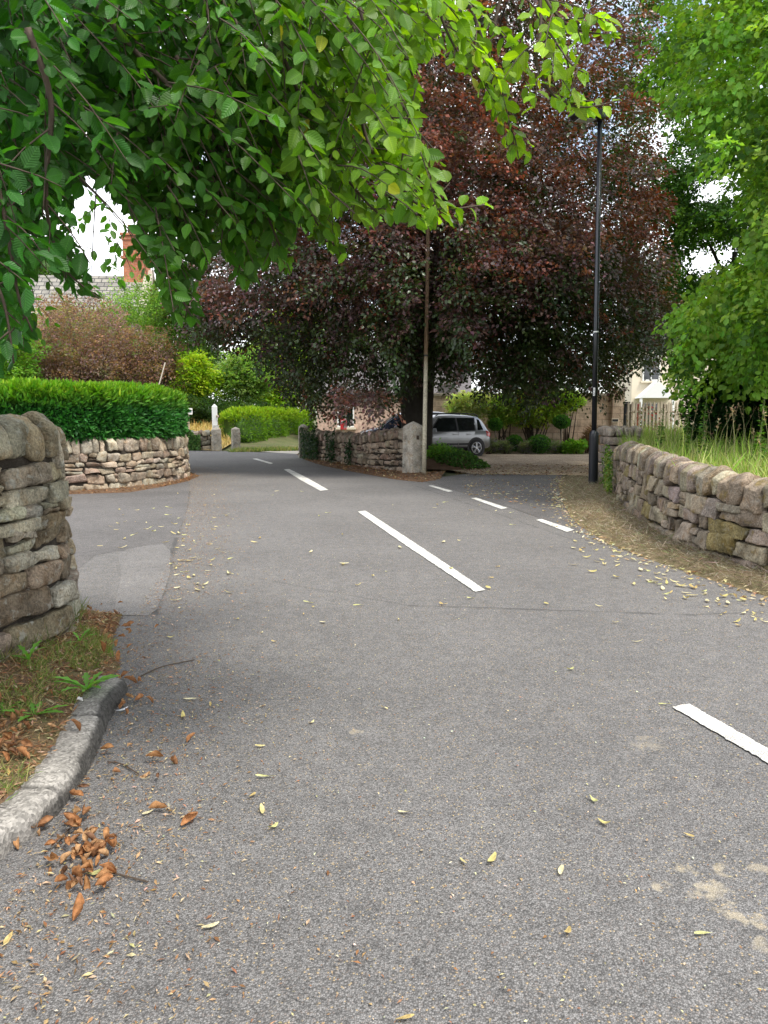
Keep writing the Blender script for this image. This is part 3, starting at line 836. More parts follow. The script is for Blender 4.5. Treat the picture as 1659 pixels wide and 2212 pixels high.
# bunch the sprays so that the crown has masses and gaps
cl = np.sin(P[:, 0] * 1.9 + 1.3 * np.sin(P[:, 2] * 1.1)) + np.sin(P[:, 2] * 2.3 + P[:, 1] * .8 + 1) + np.sin(P[:, 1] * 2.1 + P[:, 0] * .6)
k = (cl > -1.0 + rng.normal(size=len(cl)) * .35) & ~((P[:, 1] > BY + 1.0) & (P[:, 2] > 3.2) & (P[:, 2] < 9) & (rng.random(len(cl)) < .55))  # also thins the unseen back of the crown to let light in
P, out, r = P[k], out[k], r[k]
tips = [(D(1130, 560, 18.6), 1.7, 1.1, .65), (D(1215, 510, 19), 1.0, .8, .5), (D(1010, 650, 18.6), .6, .6, .8), (D(1060, 470, 19.2), 1.3, .9, .5), (D(760, 600, 19.5), 1.3, .9, .45), (D(520, 640, 20), 1.2, .9, .4), (D(790, 868, 20), 1.0, .6, .35), (D(1010, 330, 19.5), 1.2, .9, .8)]
P9, o9, r9 = in_ellipsoids([(*c, a, b, d) for c, a, b, d in tips], 420, 3)
nb_ = len(P); P = np.vstack([P, P9]); out = np.vstack([out, unit(o9 + np.array([0, -.6, 0]))])
C, A, Nn, sid = sprays(P, out, rng.uniform(.6, 1.25, len(P)), 46, .35, .42, .07)
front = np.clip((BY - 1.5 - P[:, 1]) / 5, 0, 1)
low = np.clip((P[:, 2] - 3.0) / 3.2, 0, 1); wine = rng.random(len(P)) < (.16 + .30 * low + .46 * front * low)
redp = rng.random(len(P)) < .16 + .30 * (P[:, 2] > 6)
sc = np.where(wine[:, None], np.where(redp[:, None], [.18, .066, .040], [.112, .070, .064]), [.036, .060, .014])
sc[nb_:] = np.where((rng.random(len(P9)) < .2)[:, None], [.27, .11, .065], [.24, .155, .145])  # front boughs coloured paler and pinker, highlights painted into the leaf colour
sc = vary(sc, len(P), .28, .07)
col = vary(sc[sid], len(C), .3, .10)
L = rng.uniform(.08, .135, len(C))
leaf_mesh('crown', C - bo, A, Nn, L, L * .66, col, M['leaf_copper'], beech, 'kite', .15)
mb = MB()
mb.tube([(0, 0, -.1), (0, 0, .25), (.02, 0, 1.2), (-.03, 0, 2.6), (0, 0, 4.5), (.1, .1, 8), (0, .2, 13)], [.62, .46, .40, .40, .38, .28, .1], 16)
mb.tube([(.38, -.1, 0), (.42, -.12, 1.5), (.5, -.1, 3.2), (.9, -.2, 6), (1.6, -.3, 9)], [.26, .22, .2, .14, .06], 10)
def bl(px, py, y): return D(px, py, y) - bo
for pts in ([(0, 0, 3.2), bl(760, 640, 24), bl(660, 615, 23), bl(600, 655, 22.5), bl(540, 668, 22)], [(0, 0, 3.8), bl(790, 600, 24), bl(720, 560, 23), bl(600, 520, 22)],
            [(0, 0, 3.0), bl(800, 700, 24.4), bl(690, 690, 23.5), bl(575, 690, 22.6), bl(500, 720, 22)], [(0, 0, 4.4), bl(860, 480, 24), bl(800, 330, 22.8), bl(770, 150, 22)],
            [(0, 0, 4.2), bl(980, 560, 24), bl(1080, 470, 23), bl(1180, 420, 22)], [(0, 0, 3.4), bl(1020, 660, 24), bl(1150, 640, 23), bl(1280, 690, 22)],
            [(0, 0, 5), bl(950, 380, 24), bl(1040, 200, 24), bl(1100, 20, 24)], [(0, 0, 6), bl(1100, 380, 26), bl(1250, 250, 27), bl(1330, 60, 27)]):
    cpts = catmull(pts, 6); mb.tube(list(cpts), np.linspace(.15, .035, len(cpts)), 7)
for i in range(40):
    q = P[rng.integers(len(P))] - bo
    mb.tube(limb_pts((0, 0, rng.uniform(3, 9)), q * .95, .06), np.linspace(.09, .015, 8), 5)
mb.build('trunk', M['bark'], beech, smooth=True)

# ------------------------------------------------------------------ lime on the right bank and the darker tree behind it
def lime_keep(P):
    x, y = proj(P)
    left = np.interp(y, [-900, 0, 60, 110, 170, 240, 300, 400, 470, 520, 600, 640, 700, 780, 830, 870], [1300, 1452, 1440, 1418, 1424, 1490, 1530, 1570, 1600, 1620, 1570, 1500, 1450, 1475, 1390, 1420])
    wob = 14 * np.sin(y * .07) + 9 * np.sin(y * .17)
    gap = (np.abs(y - 525 - (x - 1560) * -.12) < 52) & (x < 1625)
    low = np.interp(x, [1380, 1450, 1540, 1660, 1900], [868, 870, 842, 850, 850])
    return (x > left + wob) & (y < low - 6) & ~gap
LX, LY = 9.3, 14.6
tree('lime_tree', 'bright green lime tree with drooping tiers of leaves over the rough grass bank', 'tree', (LX, LY, .8),
     [(LX, LY, 8, 5.4, 5.2, 6.8), (LX - 1.6, LY - 1.2, 5.6, 4.0, 3.6, 3.6), (LX - 1.2, LY - .2, 3.4, 3.9, 3.2, 1.9), (LX + .5, LY - 3, 4.4, 4.0, 2.8, 2.6)],
     4600, 34, .105, [(.19, .34, .045), (.15, .29, .038), (.24, .40, .065), (.075, .17, .03)], M['leaf'], (.5, .95), (.32, 4.5), 10, .5, 'oval', shell=4, keep=lime_keep, cp=[.35, .3, .2, .15], width=.8)
TX, TY = D(1560, 930, 27)[:2]
def mid_keep(P):
    x, y = proj(P)
    gap = (np.sin(x * .045 + 1) + np.sin(y * .05) + np.sin((x + y) * .03)) > 1.05
    return (x > 1330 + 30 * np.sin(y * .03)) & (y < 800) & ~gap & (y > -700) & ~((np.abs(x - 1505) < 26) & (np.abs(y - 560) < 34))
tree('lime_tree', 'darker airy tree showing white sky between the copper beech and the bright lime', 'tree', (TX, TY, .3),
     [(TX - .5, TY, 9.5, 5.4, 4.5, 7.0), (TX - 2.2, TY, 6, 3.4, 3, 3.4), (TX + 1.5, TY, 5, 3.8, 3, 3), (*D(1430, 110, 27), 2.0, 2, 2.4), (*D(1455, 380, 27), 2.4, 2, 2.6), (*D(1560, 430, 26), 2.4, 2, 2.0), (*D(1420, 600, 27), 2.0, 2, 2)],
     3400, 40, .11, [(.05, .13, .02), (.075, .17, .022), (.035, .09, .018)], M['leaf'], (.6, 1.2), (.22, 4), 5, .35, 'kite', shell=3, keep=mid_keep, width=.8)

# ------------------------------------------------------------------ near tree whose hanging boughs fill the top of the view
from math import pi
NT = np.array([-4.7, 2.9, 0.0])
near = empty('beech_tree', NT, 'green beech whose leafy boughs hang into view over the near wall and the road', 'tree')
MASK = np.array([(-160, -260), (1330, -260), (1345, 80), (1300, 95), (1262, 85), (1245, 110), (1272, 160), (1235, 185), (1270, 215), (1345, 212), (1345, 232), (1275, 248), (1205, 240), (1160, 215), (1150, 262), (1148, 342), (1095, 345), (1078, 262), (1035, 205),
                 (1010, 160), (960, 120), (905, 130), (900, 230), (905, 300), (955, 345), (985, 420), (1068, 432), (1068, 446), (985, 478), (945, 476), (905, 490), (870, 466), (790, 492), (745, 440), (718, 470),
                 (758, 572), (735, 560), (690, 520), (640, 480), (628, 592), (590, 560), (560, 606), (505, 625), (498, 560), (462, 545), (425, 600), (428, 690), (385, 705), (345, 640), (326, 560), (300, 545),
                 (285, 470), (240, 410), (190, 375), (150, 450), (175, 570), (218, 648), (150, 625), (95, 560), (55, 620), (75, 720), (28, 790), (-160, 850)], float)
def in_poly(x, y, poly=MASK):
    x = np.asarray(x); y = np.asarray(y); r = np.zeros(x.shape, bool); n = len(poly)
    for i in range(n):
        x1, y1 = poly[i]; x2, y2 = poly[(i + 1) % n]
        c = ((y1 > y) != (y2 > y)) & (x < (x2 - x1) * (y - y1) / (y2 - y1 + 1e-9) + x1)
        r ^= c
    return r
LFC, LFA, LFN, LFL, LFW, LFCOL = [], [], [], [], [], []
twig = MB(); ntw = [0]
def shoot(P, r0=.0035, leafL=.066, step=.028, bright=0.0, check=True, r1=.0012):
    """a leafy shoot along the 3D polyline P"""
    P = catmull(P, 8)
    seg = np.r_[0, np.cumsum(np.linalg.norm(np.diff(P, axis=0), axis=1))]; L = seg[-1]
    last = 0.0
    ss = np.arange(step * .8, L + step * .3, step)
    side = 1 if rng.random() < .5 else -1
    for i, s in enumerate(ss):
        s = min(s, L)
        p = np.array([np.interp(s, seg, P[:, q]) for q in range(3)])
        q_ = np.array([np.interp(min(s + .03, L + 0), seg, P[:, q]) - np.interp(max(s - .03, 0), seg, P[:, q]) for q in range(3)])
        t = unit(q_)
        sd = unit(np.cross(t, np.array([.15, -.75, .55]) + rng.normal(size=3) * .3))
        side = -side
        last_leaf = i == len(ss) - 1
        a = unit(t * (.55 if not last_leaf else 1.4) + sd * side * (.85 if not last_leaf else .1) + np.array([0, 0, -.35]) + rng.normal(size=3) * .22)
        l = leafL * rng.uniform(.72, 1.18) * (1 if s < L * .75 else .82)
        tip = p + a * l
        x, y = proj(p + a * l * .6)
        if check and not in_poly(x, y): continue
        last = s
        LFC.append(p + a * .008); LFA.append(a); LFN.append(np.array([rng.normal() * .15, -.3, .8]) + rng.normal(size=3) * .55); LFL.append(l); LFW.append(l * rng.uniform(.54, .70))
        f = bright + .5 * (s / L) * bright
        c = np.array((.024, .108, .014)) * (1 - f) + np.array((.17, .30, .014)) * f  # bright paints a sunlit yellow-green into the leaf colour
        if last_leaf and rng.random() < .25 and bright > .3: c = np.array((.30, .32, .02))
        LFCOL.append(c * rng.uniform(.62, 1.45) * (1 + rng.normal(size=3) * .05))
    if check:
        if last == 0: return
        m = seg <= last + .01
        if m.sum() < 2: return
        P = P[m]
    twig.tube(list(P[::3]) + [P[-1]], np.linspace(r0, r1, len(P[::3]) + 1), 5); ntw[0] += 1

# named boughs (picture positions with their own distances), each carrying side shoots
def bough(pts, y0, y1, r0=.009, side=(.22, .42), every=.065, bright=.0, leafL=.066, leafy=.4):
    W = np.array([D(px, py, y) for (px, py), y in zip(pts, np.linspace(y0, y1, len(pts)))])
    Cc = catmull(W, 10); seg = np.r_[0, np.cumsum(np.linalg.norm(np.diff(Cc, axis=0), axis=1))]; L = seg[-1]
    twig.tube(list(Cc[::2]) + [Cc[-1]], np.linspace(r0, .002, len(Cc[::2]) + 1), 6)
    s = rng.uniform(0, every); sd = 1
    while s < L:
        p = np.array([np.interp(s, seg, Cc[:, q]) for q in range(3)]); i = np.searchsorted(seg, s); t = unit(Cc[min(i, len(Cc) - 1)] - Cc[max(i - 2, 0)])
        sd = -sd
        sv = unit(np.cross(t, np.array([0, -1, .3]) + rng.normal(size=3) * .4))
        d = unit(t * .65 + sv * sd * .75 + np.array([0, 0, -.3]) + rng.normal(size=3) * .25)
        l = rng.uniform(*side) * (1 - .55 * s / L)
        shoot([p, p + d * l * .5 + np.array([0, 0, .01]), p + d * l + np.array([0, 0, -.12 * l])], .003, leafL, bright=bright)
        s += every * rng.uniform(.7, 1.4)
    k = int(len(Cc) * (1 - leafy))
    shoot([Cc[k], Cc[(k + len(Cc)) // 2], Cc[-1]], .003, leafL * .95, bright=bright)

B_ = [
 ([(690, -40), (735, 110), (772, 220), (800, 320), (868, 415), (940, 452), (1062, 441)], 2.7, 2.9, .011, .55),
 ([(760, -40), (800, 90), (850, 200), (905, 285), (958, 345)], 2.9, 3.0, .009, .7),
 ([(840, -40), (855, 80), (890, 160), (905, 230)], 3.0, 3.2, .008, .75),
 ([(930, -40), (962, 60), (1008, 150)], 3.0, 3.1, .008, .9),
 ([(1000, -30), (1040, 80), (1062, 150), (1040, 200)], 3.2, 3.3, .008, .7),
 ([(1090, -40), (1062, 80), (1055, 150), (1088, 240), (1112, 300), (1120, 342)], 3.3, 3.3, .008, .7),
 ([(1165, -40), (1168, 60), (1160, 140), (1200, 210), (1262, 232), (1342, 216)], 3.2, 3.1, .008, .95),
 ([(1170, -20), (1200, 30), (1250, 65), (1325, 76)], 3.1, 3.0, .007, 1.0),
 ([(1160, 30), (1200, 90), (1235, 140), (1268, 160)], 3.2, 3.1, .006, .95),
 ([(560, -40), (600, 90), (640, 190), (690, 300), (760, 400), (830, 470), (905, 488)], 2.7, 3.0, .010, .5),
 ([(420, -40), (470, 80), (520, 180), (585, 280), (640, 400), (690, 490), (755, 570)], 2.8, 3.1, .010, .28),
 ([(200, 0), (300, 120), (400, 220), (480, 320), (560, 430), (600, 520), (628, 590)], 2.6, 3.0, .010, .15),
 ([(380, 120), (430, 240), (430, 380), (500, 480), (535, 560), (560, 604)], 2.8, 3.1, .008, .15),
 ([(300, 150), (345, 260), (360, 380), (340, 480), (355, 580), (400, 660), (418, 690)], 2.9, 3.1, .009, .12),
 ([(60, 60), (110, 220), (100, 380), (105, 480), (140, 580), (214, 645)], 2.3, 2.6, .010, .05),
 ([(-60, 200), (-10, 380), (20, 520), (40, 640), (70, 716)], 2.2, 2.4, .009, .02),
 ([(-80, 400), (-30, 560), (10, 660), (30, 785)], 2.1, 2.2, .008, .0),
]
for (pts, y0, y1, r0, br) in B_:
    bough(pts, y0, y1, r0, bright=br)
# layered foliage filling the boughs' spread
cnt = 0
while cnt < 1250:
    x, y = rng.uniform(-120, 940), rng.uniform(-200, 640)
    if not in_poly(np.array([x]), np.array([y]))[0]: continue
    dens = np.interp(x, [-100, 300, 560, 700, 940], [1, .95, .7, .38, .2]) * np.interp(y, [-200, 300, 420, 650], [1, 1, .6, .3])
    if rng.random() > dens: continue
    hole = math.sin(x * .021 + 1.2 * math.sin(y * .017)) + math.sin(y * .026 + .9 * math.sin(x * .013) + 1) + .6 * math.sin((x - y) * .031)
    if hole > np.interp(x, [0, 380, 520, 900], [.75, .75, 1.05, 1.15]) and rng.random() < .95: continue
    if (x - 205) ** 2 / 58 ** 2 + (y - 480) ** 2 / 100 ** 2 < 1: continue
    if rng.random() < .75 and (((x - 250) ** 2 / 50 ** 2 + (y - 230) ** 2 / 45 ** 2 < 1) or ((x - 545) ** 2 / 55 ** 2 + (y - 30) ** 2 / 40 ** 2 < 1)): continue
    dy = rng.uniform(2.5, 4.8)
    p = D(x, y, dy)
    d = unit(np.array([rng.normal(.45, .35), rng.normal(-.1, .35), rng.normal(-.65, .25)])); l = rng.uniform(.25, .5)
    br = np.interp(x, [0, 450, 650, 900], [.03, .16, .45, .7]) * rng.uniform(.5, 1.3)  # painted sunlight: leaf colour brightens from left to right
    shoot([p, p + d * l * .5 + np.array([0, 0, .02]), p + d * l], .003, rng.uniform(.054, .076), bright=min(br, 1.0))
    cnt += 1
# small far sprays in the sky gap
for (x, y, ex, ey, dy) in [(240, 430, 150, 500, 5.5), (200, 500, 270, 545, 5.5), (235, 470, 250, 560, 5.8), (160, 530, 240, 565, 5.6), (330, 500, 250, 440, 5.4), (60, 560, 130, 640, 5.0), (10, 600, 120, 700, 5.2), (30, 640, 90, 730, 5.0), (80, 560, 160, 590, 5.4), (130, 560, 205, 625, 5.5), (180, 400, 240, 480, 5.2), (262, 470, 300, 560, 5.0), (270, 500, 235, 580, 5.3), (290, 520, 320, 600, 5.1), (250, 520, 290, 600, 5.4), (200, 420, 170, 500, 5.6), (215, 560, 265, 620, 5.5)]:
    a, b = D(x, y, dy), D(ex, ey, dy + .1); shoot([a, (a + b) / 2 + np.array([0, 0, .03]), b], .003, .075, .045, .15, check=False)
def near_leaves(parent, o):
    Cc, A, Nn, L, W, col = map(np.array, (LFC, LFA, LFN, LFL, LFW, LFCOL))
    A = unit(A); Nn = unit(Nn - A * np.sum(A * Nn, 1, keepdims=True)); B = np.cross(Nn, A)
    n = len(Cc); us = np.array([-1, -.55, 0, .55, 1.0]); vs = np.array([0, .1, .25, .42, .6, .77, .9, 1.0]); hw = np.array([.0, .48, .88, 1.0, .93, .68, .36, .0])
    ph = rng.uniform(0, 6.28, n); curl = rng.normal(.12, .14, n); fold = rng.uniform(.04, .26, n); wav = rng.uniform(.02, .07, n)
    V = np.zeros((n, 8, 5, 3)); luv = np.zeros((n, 8, 5, 3))
    for i, v in enumerate(vs):
        for j, u in enumerate(us):
            sc = 1 + (.06 * np.sin(i * 2.1 + ph) if abs(u) == 1 else 0)
            w = u * hw[i] * W * .5 * sc
            z = abs(u) * hw[i] * fold * W + wav * W * np.sin(v * 22 + ph + u) * abs(u) - curl * L * v * v
            V[:, i, j] = Cc + A * (L * v)[:, None] + B * np.asarray(w)[:, None] + Nn * z[:, None]
            luv[:, i, j] = (u * hw[i], v, 0)
    idx = np.arange(40).reshape(8, 5)
    q = np.array([(idx[i, j], idx[i, j + 1], idx[i + 1, j + 1], idx[i + 1, j]) for i in range(7) for j in range(4)])
    Fs = (np.arange(n)[:, None, None] * 40 + q[None]).reshape(-1, 4)
    link('foliage', make_mesh('foliage', V.reshape(-1, 3) - o, Fs, col=np.repeat(np.clip(col, .003, 1), 40, 0), luv=luv.reshape(-1, 3), smooth=True), M['leaf_near'], parent)
    print('near leaves', n, 'twigs', ntw[0])
near_leaves(near, NT)
twig.build('twig', M['twig'], near, smooth=True, loc=NT).location = (0, 0, 0)
mb = MB()
mb.tube([(0, 0, -.2), (0, 0, .4), (.05, 0, 2), (.1, .1, 4), (.3, .1, 6.5), (.4, 0, 9)], [.6, .45, .38, .34, .25, .1], 14)
for e in ([(-1.5, 2.4, 3.2)], [(-1.0, 2.6, 3.6)], [(-.2, 2.8, 3.9)], [(.5, 3.0, 4.2)], [(-2.4, 2.2, 2.9)], [(1.3, 3.4, 4.6)]):
    e = np.array(e[0]) - NT; st = np.array([.08, .05, rng.uniform(3.4, 5)])
    mb.tube(limb_pts(st, e, .12), np.linspace(.10, .012, 8), 7)
mb.build('trunk', M['bark'], near, smooth=True)
# the rest of its crown, added unseen above the picture to shade the boughs
P, out, r = in_ellipsoids([(-5.2, 2.5, 7.0, 3.0, 4.0, 2.6), (-4.2, 2.2, 6.0, 2.0, 2.6, 1.4)], 700, 4)
C, A, Nn, sid = sprays(P, out, rng.uniform(.6, 1.1, len(P)), 34, .3)
x, y = proj(C); fr = (C[:, 1] < .3) | (y < -60) | (x < -80)
leaf_mesh('crown', C[fr] - NT, A[fr], Nn[fr], .085, .055, vary((.04, .10, .02), int(fr.sum())), M['leaf'], near)

# ------------------------------------------------------------------ hedges
def hedge(name, label, pts, width, z0, z1, n, cols_low, cols_top, lsize, side=1, group=None, shag=.12, ends=True, wob=.06, mat='needle', inner=(.012, .03, .01)):
    pa = Path(pts); o = np.array([*pa.at(pa.len / 2)[0], 0])
    root = empty(name, o, label, 'hedge', group)
    # point on a rounded box section: angle -> (n offset, z)
    s = rng.uniform(-.0, pa.len, n)
    def sec(th, shrink=0.0):
        c, sn = np.cos(th), np.sin(th); r = 1 / (np.abs(c) ** 5 + np.abs(sn) ** 5) ** .2
        return c * r * (width / 2 - shrink), sn * r
    endf = lambda s: np.sqrt(np.clip(1 - np.clip((width * .5 - np.minimum(s, pa.len - s)) / (width * .5), 0, 1) ** 2, .02, 1)) if ends else np.ones_like(s)
    ef = endf(s)
    h = (z1 - z0)
    q = rng.random(n); sd_ = rng.choice([-1, 1], n)
    th = np.where(q < .55, np.arctan2(rng.uniform(-1, 1, n), sd_), np.arctan2(1.0, rng.uniform(-1, 1, n)))
    nn, zz = sec(th)
    zc = z0 + h * .45
    bumpy = 1 + wob * (np.sin(s * 2.3 + nn * 2) + .6 * np.sin(s * 5.1 + zz * 3)) + .075 * np.sin(s * 9 + zz * 7 + 2 * np.sin(s * 4)) * np.sin(zz * 11 + 2 * np.sin(s * 3))
    rr = 1 - rng.random(n) ** 2 * .2
    nnw = nn * ef * bumpy * rr; zw = np.where(zz > 0, zc + zz * h * .55 * (.55 + .45 * ef) * bumpy * rr, zc + zz * h * .47 * rr)
    p, t, nr = pa.at(s)
    C = np.c_[p + nr * (side * width / 2 + nnw)[:, None], zw]
    outn = np.c_[nr * nnw[:, None] / (width / 2), (zz * .9)[:, None]]
    outn[:, :2] += t * ((s > pa.len - .4) * .8 - (s < .4) * .8)[:, None]
    A = unit(unit(outn) + rng.normal(size=(n, 3)) * .45 + np.array([0, 0, .25]))
    top = np.clip((zw - (z0 + h * .62)) / (h * .35), 0, 1) * rng.uniform(.6, 1.1, n)
    col = pick(cols_low, n) * (1 - top[:, None]) + pick(cols_top, n) * top[:, None]
    L = lsize * rng.uniform(.6, 1.25, n) * (1 + .5 * top)
    leaf_mesh('foliage', C - o, A, rng.normal(size=(n, 3)), L, L * .34, vary(col, n, .25, .06), M[mat], root, 'kite')
    m_ = int(pa.len * 130); s2 = rng.uniform(.3, pa.len - .3, m_); p2, t2, nr2 = pa.at(s2); q2 = rng.uniform(-.95, .95, m_) * width / 2
    C2 = np.c_[p2 + nr2 * (side * width / 2 + q2)[:, None], np.full(m_, z1 - .05) - .1 * np.abs(q2 / width * 2) ** 3]
    Ls = np.clip(rng.gamma(3, .04, m_), 0, .2) + .05; leaf_mesh('new_shoots', C2 - o, np.c_[rng.normal(size=(m_, 2)) * .3, np.ones(m_)], rng.normal(size=(m_, 3)), Ls, Ls * .22, vary(pick(cols_top, m_), m_, .25, .06), M[mat], root, 'kite')
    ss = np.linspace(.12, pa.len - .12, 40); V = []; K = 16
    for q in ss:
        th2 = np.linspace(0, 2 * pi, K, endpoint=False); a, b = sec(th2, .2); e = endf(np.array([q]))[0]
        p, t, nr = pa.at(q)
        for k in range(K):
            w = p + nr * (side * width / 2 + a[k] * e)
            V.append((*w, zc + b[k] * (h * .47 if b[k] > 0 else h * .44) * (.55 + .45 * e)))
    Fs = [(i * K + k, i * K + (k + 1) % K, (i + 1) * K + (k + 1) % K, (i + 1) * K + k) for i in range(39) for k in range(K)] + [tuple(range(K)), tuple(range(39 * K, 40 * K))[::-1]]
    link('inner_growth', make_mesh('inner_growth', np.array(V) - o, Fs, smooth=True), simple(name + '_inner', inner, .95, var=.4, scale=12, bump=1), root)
    return root
hp = foot(left_pa, 2.0, 11.7, 8, .10)
hedge('yew_hedge', 'dense clipped yew hedge with bright new tips standing on the curved stone wall', hp, 1.7, .98, 2.03, 70000, [(.035, .165, .025), (.055, .21, .035), (.02, .09, .018)], [(.17, .34, .012), (.13, .30, .012), (.24, .38, .02)], .14)
hedge('privet_hedge', 'bright yellow-green privet hedge between the slim gatepost and the paved drive', [G(520, 968) + np.array([0, .8, 0]), G(560, 966) + np.array([0, 1.2, 0]), G(612, 962) + np.array([.1, 3.2, 0]), G(650, 955) + np.array([.3, 6, 0])], 1.9, .1, 1.75, 26000,
      [(.13, .26, .02), (.09, .19, .02)], [(.28, .40, .025), (.22, .36, .025)], .15, mat='leaf', wob=.12, inner=(.05, .11, .015))

# ------------------------------------------------------------------ shrubs and trees on the left and far away
def P2(px, py, y): return D(px, py, y)
def bush(name, label, px, py, y, rx, rz, ns, nl, lsize, cols, ry=None, cat='shrub', group=None, ssize=(.35, .7), mat='leaf', droop=-.2, stems=14, shell=3.5, z0=0.0, cp=None, lob=3, spread=.42, width=.55):
    c = P2(px, py, y); ry = ry or rx * .8
    lobes = [(c[0], y, c[2], rx * .8, ry * .8, rz * .85)]
    for i in range(lob): lobes.append((c[0] + rng.uniform(-.6, .6) * rx, y + rng.uniform(-.5, .3) * ry, c[2] + rng.uniform(-.45, .45) * rz, rx * rng.uniform(.35, .55), ry * .5, rz * rng.uniform(.35, .6)))
    root = empty(name, (c[0], y, z0), label, cat, group); o = np.array((c[0], y, z0))
    P, out, r = in_ellipsoids(lobes, ns, shell)
    P = P[P[:, 2] > z0 + .05]; out = out[:len(P)]
    out = unit(P - np.array([c[0], y, c[2] - rz * .6]))
    C, A, Nn, sid = sprays(P, out, rng.uniform(*ssize, len(P)), nl, droop, spread)
    sc = vary(pick(cols, len(P), cp), len(P), .25, .05); col = vary(sc[sid], len(C), .25, .07)
    L = lsize * rng.uniform(.7, 1.25, len(C))
    leaf_mesh('foliage', C - o, A, Nn, L, L * width, col, M[mat], root)
    mb = MB()
    for i in range(stems):
        q = P[rng.integers(len(P))] - o
        mb.tube(limb_pts((rng.normal() * .15, rng.normal() * .1, 0), q, .05), np.linspace(.035, .006, 8), 5)
    mb.build('stem', M['twig'], root, smooth=True)
    return root
bush('barberry_bush', 'large red-brown barberry bush of fine arching twigs behind the yew hedge', 175, 775, 19.5, 2.2, 1.75, 1500, 40, .065, [(.26, .17, .165), (.34, .215, .21), (.22, .145, .135), (.19, .21, .10)], ssize=(.5, 1.0), droop=-.5, stems=60, z0=.3, cp=[.35, .3, .2, .15], spread=.28)
bush('barberry_bush', 'smaller dull barberry bush with green shoots to the right of the large red-brown one', 325, 790, 20.5, 1.0, 1.2, 420, 38, .065, [(.22, .14, .10), (.14, .22, .06), (.26, .17, .09)], ssize=(.4, .9), droop=-.4, stems=24, z0=.3, spread=.3)
bush('overgrown_shrub', 'tangled pale green shrub below the slate roof above the barberry', 150, 742, 23, 2.6, 1.15, 620, 40, .075, [(.24, .34, .10), (.19, .29, .08), (.33, .32, .15), (.26, .23, .11)], ssize=(.5, 1.1), droop=-.3, stems=40, z0=.5)
bush('overgrown_shrub', 'feathery mid green shrub leaning right between the barberry and the copper beech', 310, 700, 22.5, 1.5, 1.5, 620, 40, .07, [(.16, .30, .06), (.21, .36, .08), (.11, .22, .045)], ssize=(.5, 1.1), droop=-.4, stems=30, z0=.5)
bush('overgrown_shrub', 'green shrub at the left picture edge above the near wall and hedge', 0, 790, 18, 1.2, 1.2, 450, 40, .07, [(.13, .28, .04), (.18, .34, .05)], ssize=(.4, .8), stems=14, z0=.5)
bush('laburnum_tree', 'small yellow-green tree behind the blue signboard at the bend', 428, 815, 44, 1.35, 1.7, 420, 40, .17, [(.24, .38, .025), (.30, .42, .03), (.17, .30, .025)], cat='tree', ssize=(.6, 1.1), droop=.2, stems=10, z0=1.0)
bush('olive_green_tree', 'rounded grey-green tree behind the slim gatepost and bright privet', 525, 815, 45, 1.9, 1.9, 620, 40, .16, [(.21, .34, .09), (.26, .40, .11), (.16, .28, .07)], cat='tree', ssize=(.6, 1.1), droop=0, stems=14, z0=.8)
bush('distant_tree', 'tall sunlit yellow-green tree seen through the left of the copper beech', 625, 780, 50, 3.4, 4.6, 900, 38, .22, [(.34, .50, .05), (.42, .55, .06), (.26, .42, .05)], cat='tree', ssize=(.9, 1.8), droop=.2, stems=14, z0=.5, shell=5)
bush('distant_tree', 'dark green tree behind the tall white notice post', 400, 800, 50, 3.2, 3.2, 700, 36, .2, [(.05, .10, .03), (.07, .13, .035)], cat='tree', ssize=(.9, 1.6), stems=10, z0=.8)
bush('distant_tree', 'shady green tree filling the gap under the copper beech behind the house', 770, 800, 56, 3.6, 4.0, 700, 36, .2, [(.06, .12, .03), (.09, .16, .04)], cat='tree', ssize=(.9, 1.6), stems=10, z0=.5)
bush('dark_shrub', 'low dark shrub under the trees behind the white notice post', 500, 895, 43.5, 3.6, 1.1, 700, 40, .13, [(.03, .07, .02), (.045, .09, .025)], ssize=(.4, .8), stems=8, z0=.6)
bush('distant_tree', 'far left green tree behind the slate roofed house', 20, 610, 48, 4.0, 4.5, 700, 36, .22, [(.07, .15, .03), (.10, .19, .035)], cat='tree', ssize=(.9, 1.6), stems=10)
# dark laurel behind the grass bank
LBx = P2(1580, 900, 15.5)
bush('laurel_hedge', 'dark glossy laurel under the bright lime behind the rough grass', 1625, 890, 16.2, 1.55, 1.2, 900, 38, .11, [(.015, .045, .012), (.022, .062, .016), (.03, .085, .02)], ry=1.1, cat='hedge', ssize=(.4, .8), droop=.1, stems=12, z0=.8, shell=5)
bush('laurel_hedge', 'dark glossy laurel continuing past the right picture edge under the lime', 1800, 880, 15.5, 1.9, 1.4, 700, 38, .11, [(.015, .045, .012), (.022, .06, .016)], ry=1.1, cat='hedge', ssize=(.4, .8), droop=.1, stems=12, z0=.8, shell=5)
